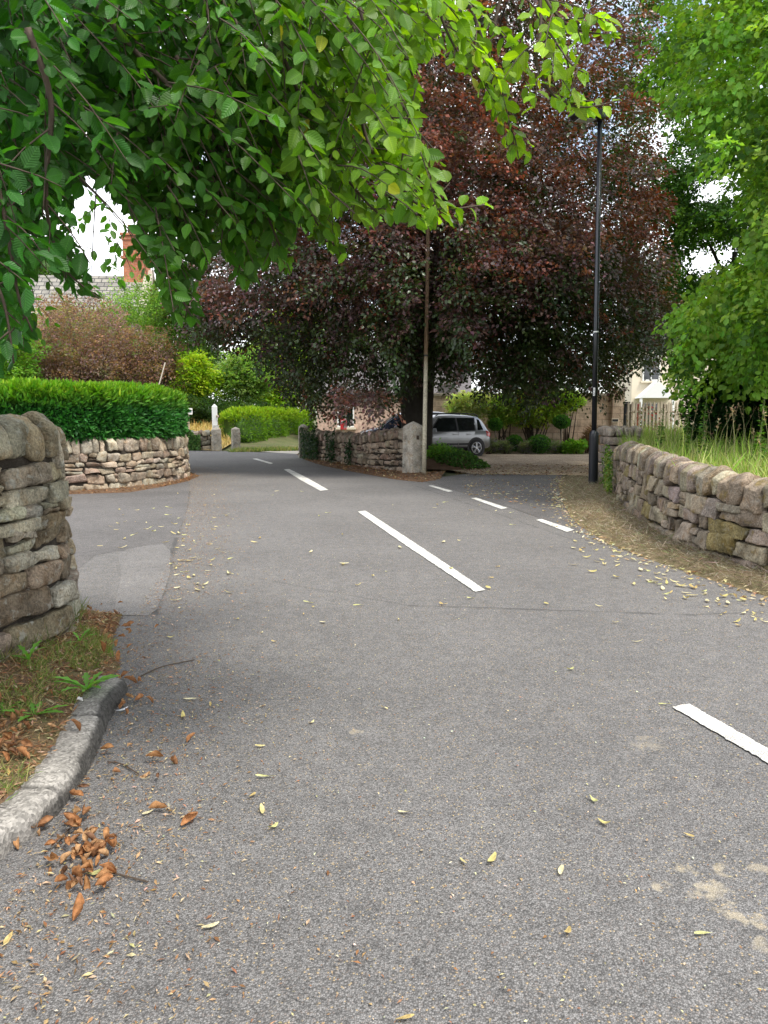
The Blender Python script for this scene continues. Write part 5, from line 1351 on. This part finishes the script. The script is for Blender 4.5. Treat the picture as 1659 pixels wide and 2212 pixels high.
# ------------------------------------------------------------------ cars
def car(label, at, heading, paint, L=4.1, Wd=1.74, H=1.58, rails=True, cladding=True):
    """x along the car: 0 rear, L front; mirrored left and right"""
    root = empty('parked_car', at, label, 'car', None, heading)
    w = Wd / 2; k = L / 4.1; hz = H / 1.58
    # station: x, half width, underside, belt z, belt half width, roof z, roof half width
    st = [(0.00, .70, .42, .78, .74, .80, .70), (.05, .80, .34, .86, .79, .90, .72), (.16, .85, .30, .93, .82, 1.02, .70), (.36, .86, .28, .95, .83, 1.36, .62), (.52, .865, .27, .95, .835, 1.49, .59),
          (1.0, .87, .26, .945, .84, 1.545, .585), (1.7, .87, .25, .93, .84, 1.56, .59), (2.25, .87, .25, .91, .84, 1.54, .585), (2.55, .87, .25, .90, .84, 1.46, .59), (2.95, .87, .25, .89, .84, 1.21, .66),
          (3.28, .865, .26, .88, .83, .97, .72), (3.6, .85, .27, .83, .80, .92, .70), (3.9, .80, .28, .74, .75, .84, .64), (4.04, .70, .32, .62, .68, .70, .58), (4.1, .60, .38, .55, .58, .58, .5)]
    V = []; nr = 0
    def ring(s):
        x, bw, zb, zt, tw, zr, rw = s
        return [(0, zb), (bw * .9, zb), (bw * .985, zb + .06), (bw, zb + (zt - zb) * .45), (bw * .995, zb + (zt - zb) * .72), (tw, zt), (tw * .985, zt + .015), (rw + (tw - rw) * .12, zr - (zr - zt) * .10), (rw * .9, zr - .005), (rw * .5, zr + .014), (0, zr + .02)]
    for s in st:
        r = ring(s); full = r + [(-a, b) for a, b in r[-2:0:-1]]; nr = len(full)
        V += [(s[0] * k, a * w / .87, b * hz) for a, b in full]
    n = len(st)
    Fs = [(i * nr + j, (i + 1) * nr + j, (i + 1) * nr + (j + 1) % nr, i * nr + (j + 1) % nr) for i in range(n - 1) for j in range(nr)] + [tuple(range(nr)), tuple(range((n - 1) * nr, n * nr))[::-1]]
    b = MB(); b.add(np.array(V), Fs); b.build('body', paint, root, smooth=True)
    S = np.array([(s[0], *np.array(ring(s)).ravel()) for s in st])
    def side_pt(x, z, off=.004):            # point on the flank at height z
        r = np.array([np.interp(x, S[:, 0], S[:, 1 + i]) for i in range(22)]).reshape(11, 2)
        q = r[1:9]; y = np.interp(z, q[:, 1], q[:, 0]); return y + off
    def panel(name, poly, mat, parent, off=.004, sgn=1, sub=5):
        """polygon given as (x,z) quads: bottom edge list & top edge list"""
        bot, topp = poly; V, F_ = [], []; m = sub + 1
        for j in range(m):
            t = j / sub
            for i in range(len(bot)):
                x = bot[i][0] * (1 - t) + topp[i][0] * t; z = bot[i][1] * (1 - t) + topp[i][1] * t
                V.append((x * k, sgn * side_pt(x, z, off) * w / .87, z * hz))
        c = len(bot)
        for j in range(sub):
            for i in range(c - 1): F_.append((j * c + i, j * c + i + 1, (j + 1) * c + i + 1, (j + 1) * c + i))
        return link(name, make_mesh(name, V, F_, smooth=True), mat, parent)
    lin = lambda a, b_, m=5: [tuple(np.array(a) * (1 - t) + np.array(b_) * t) for t in np.linspace(0, 1, m)]
    for sg in (1, -1):
        # glass: quarter, rear door, front door
        panel('window', (lin((.40, 1.00), (.66, .985)), lin((.50, 1.36), (.60, 1.40))), M['glass'], root, .006, sg)
        panel('window', (lin((.80, .985), (1.52, .97)), lin((.74, 1.42), (1.52, 1.45))), M['glass'], root, .006, sg)
        panel('window', (lin((1.60, .97), (2.78, .945)), lin((1.60, 1.45), (2.30, 1.42))), M['glass'], root, .006, sg)
        panel('window_surround', (lin((.74, .965), (2.86, .925)), lin((.70, 1.455), (2.34, 1.45))), M['plastic'], root, .003, sg)
        for (x0, x1, x0b) in ((.98, 1.55, 1.08), (1.58, 2.62, 1.58)):
            d = panel('door', (lin((x0b, .40), (x1, .40)), lin((x0 - .2 if x0 < 1.2 else x0, .93), (x1 + (.1 if x0 > 1.2 else 0), .915))), paint, root, .006, sg)
            if cladding: panel('side_trim', (lin((x0b, .43), (x1, .43)), lin((x0b, .51), (x1, .51))), M['plastic'], d, .014, sg)
            mb = MB(); xx = x0 + .12 if x0 < 1.2 else x0 + .14
            mb.box((xx * k, sg * (side_pt(xx, .84) + .018) * w / .87, .84 * hz), (.2, .03, .04), bev=.012); mb.build('handle', paint, d)
        panel('sill', (lin((.98, .25), (2.75, .25)), lin((.98, .37), (2.75, .37))), M['plastic'], root, .010, sg)
        panel('tail_light', (lin((.015, .70), (.26, .76)), lin((.055, .90), (.30, .98))), M['red_lamp'], root, .012, sg)
        panel('headlight', (lin((3.62, .70), (3.96, .62)), lin((3.55, .83), (3.88, .74))), M['lens'], root, .008, sg)
        mb = MB(); mb.box((2.70 * k, sg * .99 * w / .87, 1.0 * hz), (.12, .2, .14), bev=.03, taper=.8); mb.build('mirror', paint, root)
        if rails:
            mb = MB(); mb.tube([(x * k, sg * .56 * w / .87, z * hz) for x, z in ((.50, 1.50), (.62, 1.58), (1.3, 1.615), (2.0, 1.61), (2.3, 1.575), (2.42, 1.51))], .02, 6); mb.build('roof_rail', M['plastic'], root, smooth=True)
        for x in (.76, 3.26):
            mb = MB(); mb.tube([(x * k, sg * (w + .006), .33), (x * k, sg * (w - .1), .33)], .40, 28); mb.build('wheel_arch', M['plastic'], root)
            wh = empty('wheel', (x * k, sg * (w - .07), .325), None, None); wh.parent = root
            mb = MB(); mb.tube([(0, sg * .085, 0), (0, sg * .10, 0), (0, sg * .07, 0), (0, -sg * .12, 0)], [.215, .30, .325, .325], 32); mb.build('tyre', M['tyre'], wh)
            mb = MB(); mb.tube([(0, sg * .078, 0), (0, sg * .098, 0)], [.22, .215], 28); mb.build('rim_well', M['plastic'], wh)
            mb = MB()
            for q in range(5):
                a = q * 2 * pi / 5 + .3
                for da in (-.13, .13): mb.tube([(.04 * math.cos(a), sg * .108, .04 * math.sin(a)), (.205 * math.cos(a + da), sg * .104, .205 * math.sin(a + da))], [.028, .022], 6)
            mb.tube([(0, sg * .10, 0), (0, sg * .12, 0)], .05, 12)
            ringp = [(.212 * math.cos(a), sg * .102, .212 * math.sin(a)) for a in np.linspace(0, 2 * pi, 29)]; mb.tube(ringp, .016, 6)
            mb.build('rim', M['rim'], wh)
    def cap(name, rows, mat, sub=4):
        V, F_ = [], []
        for (x, z, hw) in rows:
            for t in np.linspace(-1, 1, 9): V.append((x * k, t * hw * w / .87, z * hz + .012 * (1 - t * t)))
        for i in range(len(rows) - 1):
            for j in range(8): F_.append((i * 9 + j, i * 9 + j + 1, (i + 1) * 9 + j + 1, (i + 1) * 9 + j))
        return link(name, make_mesh(name, V, F_, smooth=True), mat, root)
    cap('windscreen', [(3.20, 1.035, .66), (2.95, 1.222, .60), (2.60, 1.458, .54)], M['glass'])
    cap('rear_window', [(.165, 1.04, .60), (.34, 1.33, .55), (.44, 1.435, .5)], M['glass'])
    mb = MB(); mb.box((-.004, 0, .42 * hz), (.06, 1.3 * w / .87, .2), bev=.02); mb.build('bumper', M['plastic'] if cladding else paint, root)
    mb = MB(); mb.box((-.012, 0, .74 * hz), (.02, .5, .11)); mb.build('number_plate', M['paint'], root)
    return root
hd = R(180 + 27); cl_ = 4.05
rw = G(1026, 985.5); fx = np.array([math.cos(hd), math.sin(hd), 0]); nx_ = np.array([-fx[1], fx[0], 0])   # nx_: left of heading
# visible flank is the car's right or left depending on heading; put the near rear wheel on rw
near_side = 1 if np.dot(nx_, np.array([0, -1, 0])) > 0 else -1
at = rw - fx * .76 * cl_ / 4.1 - nx_ * near_side * .80
car('silver hatchback with black cladding and roof rails parked on the gravel behind the gatepost', at, hd, M['silver'], cl_, 1.74, 1.60)
hd2 = R(180 + 6); nose = D(776, 935, 31.2); fx2 = np.array([math.cos(hd2), math.sin(hd2), 0]); at2 = np.array([nose[0], nose[1], 0]) - fx2 * 4.2
car('dark blue car mostly hidden behind the rough ivy wall and beech trunk', at2, hd2, M['navy'], 4.3, 1.76, 1.74, False, False)

# ------------------------------------------------------------------ buildings
def gable_house(name, label, c, L, Dp, eave, ridge, wall, roof, rz=0.0, over=.25):
    """ridge along local x"""
    root = empty(name, c, label, 'house', None, rz)
    mb = MB(); x, y = L / 2, Dp / 2
    V = [(-x, -y, -.3), (x, -y, -.3), (x, y, -.3), (-x, y, -.3), (-x, -y, eave), (x, -y, eave), (x, y, eave), (-x, y, eave), (-x, 0, ridge), (x, 0, ridge)]
    mb.add(V, [(0, 1, 5, 4), (1, 2, 6, 9, 5), (2, 3, 7, 6), (3, 0, 4, 8, 7)]); mb.build('wall', wall, root)
    mb = MB(); sl = (ridge - eave) / y; t = .12
    for s in (-1, 1):
        e = s * (y + over); ze = eave - over * sl
        V = [(-x - over, e, ze + .03), (x + over, e, ze + .03), (x + over, 0, ridge + .03), (-x - over, 0, ridge + .03)]
        V += [(a, b, z + t) for a, b, z in V]
        mb.add(V, [(0, 1, 2, 3), (4, 5, 6, 7), (0, 1, 5, 4), (1, 2, 6, 5), (2, 3, 7, 6), (3, 0, 4, 7)])
    rf = mb.build('roof', roof, root)
    return root, rf
def win(root, at, w, h, rz=0.0, frame=None):
    mb = MB(); f = .07
    for (dx, dz, sx, sz) in ((0, h / 2 - f / 2, w, f), (0, -h / 2 + f / 2, w, f), (-w / 2 + f / 2, 0, f, h - 2 * f), (w / 2 - f / 2, 0, f, h - 2 * f), (0, 0, .05, h - 2 * f)): mb.box((dx, 0, dz), (sx, .08, sz))
    o = mb.build('window', frame or M['white'], root); o.location = at; o.rotation_euler = (0, 0, rz)
    mb = MB(); mb.box((0, .03, 0), (w - .02, .02, h - .02)); mb.build('pane', M['glass'], o)
    mb = MB(); mb.box((0, -.04, -h / 2 - .06), (w + .2, .16, .1)); mb.build('sill', M['cream'], o)
# left: stone house with slate roof and orange brick chimney
c = D(165, 700, 36); hl, rf = gable_house('stone_house', 'stone house with mossy slate roof and orange brick chimney above the barberry', (c[0], 38.2, 0), 5.2, 5.6, 5.2, 8.15, M['cream'], M['slate'], R(4))
def chimney(parent, at, w, h, mat, pots=1, stone_base=True):
    mb = MB(); mb.box((0, 0, h / 2), (w, w * .75, h)); ch = mb.build('chimney', mat, parent); ch.location = at
    mb = MB(); mb.box((0, 0, h * .60), (w * 1.14, w * .9, .12)); mb.box((0, 0, h + .05), (w * 1.16, w * .92, .12)); mb.box((0, 0, h - .16), (w * 1.08, w * .83, .1)); mb.build('corbel', mat, ch)
    if stone_base:
        mb = MB(); mb.box((0, 0, .1), (w * 1.2, w * .95, .5), taper=.92); mb.build('stone_base', M['grey_stone_plain'], ch)
    for i in range(pots):
        mb = MB(); mb.lathe(((i - (pots - 1) / 2) * w * .5, 0, h + .1), [(.12, 0), (.13, .05), (.10, .1), (.10, .42), (.125, .46), (.10, .48)], 12); mb.build('chimney_pot', M['red_brick'], ch)
M['grey_stone_plain'] = simple('weathered_stone', (.36, .31, .25), .9, var=.25, scale=5, bump=.5)
chimney(rf, (2.15, .1, 7.6), 1.12, 2.55, M['red_brick'], 2)
mb = MB(); mb.box((0, 0, 0), (.34, 5.9, .3)); o = mb.build('gable_coping', M['grey_stone_plain'], hl)
V = []
mb = MB()
for s in (-1, 1):
    mb.add([(2.55, s * 3.0, 4.95), (2.95, s * 3.0, 4.95), (2.95, 0, 8.3), (2.55, 0, 8.3), (2.55, s * 3.0, 5.25), (2.95, s * 3.0, 5.25), (2.95, 0, 8.6), (2.55, 0, 8.6)], [(0, 1, 2, 3), (4, 5, 6, 7), (0, 1, 5, 4), (1, 2, 6, 5), (3, 0, 4, 7)])
bpy.data.objects.remove(o); mb.build('gable_coping', M['grey_stone_plain'], hl)
win(hl, (-.8, -2.86, 3.6), 1.2, 1.3)
# pink stone house beyond the beech
c = D(785, 930, 40); hp_, rf = gable_house('pink_stone_house', 'pale pink stone house glimpsed under the copper beech behind the rough wall', (c[0] + 1.7, 43, 0), 7.9, 5, 2.8, 4.9, M['pink_stone'], M['darkslate'], R(-6))
win(hp_, (-2.4, -2.55, 1.5), .9, 1.1); win(hp_, (1.6, -2.55, 1.5), 1.0, 1.2)
mb = MB(); mb.box((3.0, -3.4, 1.15), (1.5, 1.7, 2.5)); pc = mb.build('porch', M['pink_stone'], hp_)
mb = MB(); mb.add([(2.1, -4.4, 2.35), (3.0, -4.4, 3.3), (3.9, -4.4, 2.35), (2.1, -2.5, 2.35), (3.0, -2.5, 3.3), (3.9, -2.5, 2.35)], [(0, 1, 2), (0, 3, 4, 1), (1, 4, 5, 2), (3, 5, 4), (0, 2, 5, 3)]); mb.build('porch_roof', M['darkslate'], pc)
mb = MB(); mb.box((3.0, -4.26, 1.0), (.85, .04, 2.0)); mb.build('door', M['plastic'], pc)
bx_ = D(742, 916, 37.5)
rb = empty('wall_box', bx_, 'small red box on a post in front of the pink stone house', 'box')
mb = MB(); mb.box((0, 0, 0), (.30, .22, .52), bev=.03); mb.build('box_body', M['red_paint'], rb)
mb = MB(); mb.box((0, -.115, .12), (.2, .012, .09)); mb.build('notice_panel', M['white'], rb)
mb = MB(); mb.tube([(0, 0, -bx_[2]), (0, 0, -.25)], .04, 8); mb.build('post', M['wood'], rb)
# garden wall with pier
gw = empty('garden_wall', (6.5, 33.2, 0), 'high sandstone block garden wall behind the climbing shrubs and topiary', 'wall')
x0 = D(935, 900, 33.2)[0]; x1 = D(1328, 900, 33.2)[0]
mb = MB(); mb.box(((x0 + x1) / 2 - 6.5, .2, 1.15), (x1 - x0, .4, 2.5)); mb.build('blockwork', M['sandstone'], gw)
mb = MB()
xx = x0
while xx < x1 - .1:
    l = min(rng.uniform(.5, .8), x1 - xx); mb.box((xx + l / 2 - 6.5, .2, 2.46 + rng.normal() * .006), (l - .012, .5, .12), bev=.02); xx += l
mb.build('coping', M['grey_stone_plain'], gw)
mb = MB(); mb.box((x1 - 6.5 + .1, .15, 1.25), (.5, .62, 2.7)); pi_ = mb.build('end_pier', M['sandstone'], gw)
mb = MB(); mb.box((x1 - 6.4, .15, 2.67), (.64, .76, .14), bev=.03); mb.build('pier_cap', M['grey_stone_plain'], pi_)
for (px, py, w, h, lb2) in ((1304, 923, .34, .13, 'small dark name plaque with pale border low on the sandstone wall'), (1329, 908, .3, .16, 'small pale framed plaque higher on the pier of the sandstone wall')):
    p = D(px, py, 33.0 if px < 1310 else 33.0); r_ = empty('wall_plaque', (p[0], 33.17 if px < 1315 else 33.01, p[2]), lb2, 'sign')
    mb = MB(); mb.box((0, 0, 0), (w, .03, h), bev=.008); mb.build('plate', M['cream'] if px > 1310 else M['plastic'], r_)
    mb = MB(); mb.box((0, -.018, 0), (w * .82, .006, h * .62)); mb.build('face', M['plastic'] if px > 1310 else M['darkslate'], r_)
# two-storey cream house with tall brick chimney on the right
c = D(1460, 800, 46); hc, rf = gable_house('cream_house', 'cream rendered house with white porch and tall brick chimney behind the trees on the right', (c[0] + 2.5, 49, 0), 9, 6, 6.0, 8.6, M['cream'], M['darkslate'], R(-8))
chimney(rf, (-1.9, 0, 8.2), 1.05, 3.4, M['red_brick'], 2, False)
for (x, z) in ((-3.4, 4.4), (-1.6, 4.4), (1.2, 4.4), (-3.4, 1.6), (1.2, 1.6)): win(hc, (x, -3.04, z), 1.0, 1.5)
mb = MB(); mb.add([(-4.3, -4.6, 2.6), (-2.3, -4.6, 2.6), (-3.3, -4.6, 3.6), (-4.3, -3.0, 2.6), (-2.3, -3.0, 2.6), (-3.3, -3.0, 3.6)], [(0, 1, 2), (0, 2, 5, 3), (1, 4, 5, 2), (0, 3, 4, 1)]); pc = mb.build('porch_gable', M['white'], hc)
mb = MB()
for x in (-4.2, -2.4): mb.box((x, -4.5, 1.3), (.14, .14, 2.6))
mb.build('porch_post', M['white'], pc)

# ------------------------------------------------------------------ fence, board and small things on the right
yf = 22.5; fa = D(1356, 930, yf); fb = D(1530, 930, yf + 1.5)
fn = empty('picket_fence', ((fa[0] + fb[0]) / 2, yf + .7, 0), 'pale weathered picket fence behind the tall grass right of the stone pier', 'fence')
fo = np.array(fn.location); npk = 24
for i in range(npk):
    t = i / (npk - 1); p = fa * (1 - t) + fb * t - fo; h = 1.18 + rng.normal() * .015; w = .062
    mb = MB(); mb.add([(-w / 2, -.01, 0), (w / 2, -.01, 0), (w / 2, .01, 0), (-w / 2, .01, 0), (-w / 2, -.01, h), (w / 2, -.01, h), (w / 2, .01, h), (-w / 2, .01, h), (0, -.01, h + .05), (0, .01, h + .05)],
                      [(0, 1, 5, 8, 4), (3, 7, 9, 6, 2), (0, 4, 7, 3), (1, 2, 6, 5), (4, 8, 9, 7), (8, 5, 6, 9), (0, 3, 2, 1)])
    o = mb.build('picket', M['wood'], fn); o.location = (p[0], p[1], .72); o.rotation_euler = (0, rng.normal() * .012, .25)
for z in (1.0, 1.65):
    mb = MB(); a, b = fa - fo, fb - fo; mb.tube([(a[0], a[1] + .05, z), (b[0], b[1] + .05, z)], .035, 4); mb.build('rail', M['wood'], fn)
for t in (.02, .45, .95):
    p = fa * (1 - t) + fb * t - fo; mb = MB(); mb.box((p[0], p[1] + .11, 1.2), (.1, .1, 1.35)); mb.build('post', M['wood'], fn)
p = D(1351, 930, 23.5); mb = MB(); mb.box((p[0], 23.5, .9), (.13, .13, 2.0), bev=.02); mb.box((p[0], 23.5, 1.93), (.17, .17, .05)); tag(mb.build('gate_post', M['plastic'], loc=(p[0], 23.5, .0)), 'black square gate post at the left end of the picket fence', 'post')
p = D(1366, 930, 24.2); nb = empty('notice_board', (p[0], 24.2, 0), 'red framed notice board behind the left end of the picket fence', 'sign')
mb = MB(); mb.box((-.17, 0, 1.35), (.15, .06, 1.1), bev=.01); mb.box((.17, 0, 1.35), (.09, .06, 1.1), bev=.01); mb.build('frame', M['red_paint'], nb)
mb = MB(); mb.box((0, .01, 1.4), (.26, .03, .95)); mb.build('board', M['cream'], nb)
mb = MB(); mb.box((-.17, .05, .4), (.08, .05, .9)); mb.box((.17, .05, .4), (.08, .05, .9)); mb.build('leg', M['wood'], nb)
p = D(1400, 905, 24.5); n = 260
fl = empty('flowering_shrub', (p[0], 24.5, 0), 'small shrub with red flowers behind the picket fence', 'shrub')
Pq, out, r = in_ellipsoids([(0, 0, 1.35, .35, .3, .45)], n, 4); leaf_mesh('foliage', Pq, out + rng.normal(size=out.shape) * .4, rng.normal(size=out.shape), .11, .06, vary((.06, .13, .03), n), M['leaf'], fl)
Pq, out, r = in_ellipsoids([(0, -.06, 1.4, .33, .3, .42)], 70, 8); leaf_mesh('flower', Pq, out, rng.normal(size=out.shape), .10, .09, vary((.45, .02, .02), 70), M['leaf'], fl, 'oval')
mb = MB(); mb.tube([(0, 0, 0), (.02, 0, 1.2)], .025, 6); mb.build('stem', M['twig'], fl)

# ------------------------------------------------------------------ signs at the bend
p = D(407, 905, 37); sg = empty('sign_post', (p[0], 37, .1), 'small blue and white signboard on a thin wooden post in the dry meadow', 'sign')
z1 = D(404, 884, 37)[2]; z0 = D(404, 893, 37)[2]
mb = MB(); mb.tube([(0, 0, 0), (0, 0, z0 - .02)], .05, 8); mb.build('post', M['wood'], sg)
mb = MB(); mb.box((0, -.06, (z0 + z1) / 2 - .1), (.44, .03, .30), bev=.01); bd = mb.build('board', M['white'], sg)
mb = MB(); mb.box((0, -.08, (z0 + z1) / 2 - .1), (.36, .01, .10)); mb.build('lettering_band', M['blue_sign'], bd)
p = D(464, 905, 36); tp = empty('notice_post', (p[0], 36, .2), 'tall white post with a paper notice behind the pale gatepost', 'post')
z1 = D(464, 878, 36)[2] - .2
mb = MB(); mb.box((0, 0, z1 / 2), (.22, .18, z1)); mb.add([(-.11, -.09, z1), (.11, -.09, z1), (.11, .09, z1), (-.11, .09, z1), (0, 0, z1 + .12)], [(0, 1, 4), (1, 2, 4), (2, 3, 4), (3, 0, 4)]); mb.build('post', M['white'], tp)
mb = MB(); mb.box((.07, -.105, z1 - 1.15), (.26, .012, .56)); mb.build('notice', M['paint'], tp)
mb = MB(); mb.tube([(.1, -.09, z1 - .45), (.2, -.12, z1 - .45)], .06, 8); mb.build('bracket', M['wood'], tp)
# leaning cane above the hedge
a, b = D(340, 835, 18.2), D(357, 783, 18.2); mb = MB(); mb.tube([tuple(a - np.array([.1, 0, .4])), tuple(b)], .014, 6); tag(mb.build('garden_cane', simple('cane', (.6, .52, .42), .7), loc=a), 'pale leaning cane sticking up from the right end of the yew hedge', 'cane')

# ------------------------------------------------------------------ sky, sun, camera
SUN_EL, SUN_AZ = R(61), R(130)                 # azimuth clockwise from +Y
w = bpy.data.worlds.new('World'); SC.world = w; w.use_nodes = True
nt = w.node_tree; nt.nodes.clear(); n = N(nt)
sky = n.new('ShaderNodeTexSky', sky_type='NISHITA', sun_disc=False, sun_elevation=SUN_EL, sun_rotation=SUN_AZ)
gen = n.new('ShaderNodeTexCoord').outputs['Generated']
cloud = n.ramp(n.noise(gen, 3.2, 7, .6), [(.39, .12), (.54, 1.0)])
col = n.mix(cloud, sky.outputs[0], (8.6, 8.8, 9.2))
bg = n.new('ShaderNodeBackground', i_Color=col, i_Strength=.12)
out_ = nt.nodes.new('ShaderNodeOutputWorld'); nt.links.new(bg.outputs[0], out_.inputs[0])
sd = bpy.data.lights.new('sun', 'SUN'); sd.energy = 2.2; sd.angle = R(14); sd.color = (1, .95, .87)
so = bpy.data.objects.new('sun', sd); COL.objects.link(so)
dirv = Vector((math.sin(SUN_AZ) * math.cos(SUN_EL), math.cos(SUN_AZ) * math.cos(SUN_EL), math.sin(SUN_EL)))
so.rotation_euler = dirv.to_track_quat('Z', 'Y').to_euler(); so.location = (5, -5, 20)
cd = bpy.data.cameras.new('camera'); cam = bpy.data.objects.new('camera', cd); COL.objects.link(cam)
cd.sensor_fit = 'VERTICAL'; cd.sensor_height = 36; cd.lens = 36 * F / 2212; cd.clip_end = 2000; cd.clip_start = .05
cam.location = EYE; cam.rotation_euler = (R(90) - PITCH, 0, 0)
SC.camera = cam
SC.render.engine = 'CYCLES'; SC.cycles.use_denoising = True
SC.cycles.max_bounces = 8; SC.cycles.diffuse_bounces = 4; SC.cycles.transmission_bounces = 6
SC.view_settings.view_transform = 'Standard'; SC.view_settings.look = 'None'; SC.view_settings.exposure = 1.22; SC.view_settings.gamma = 1.0
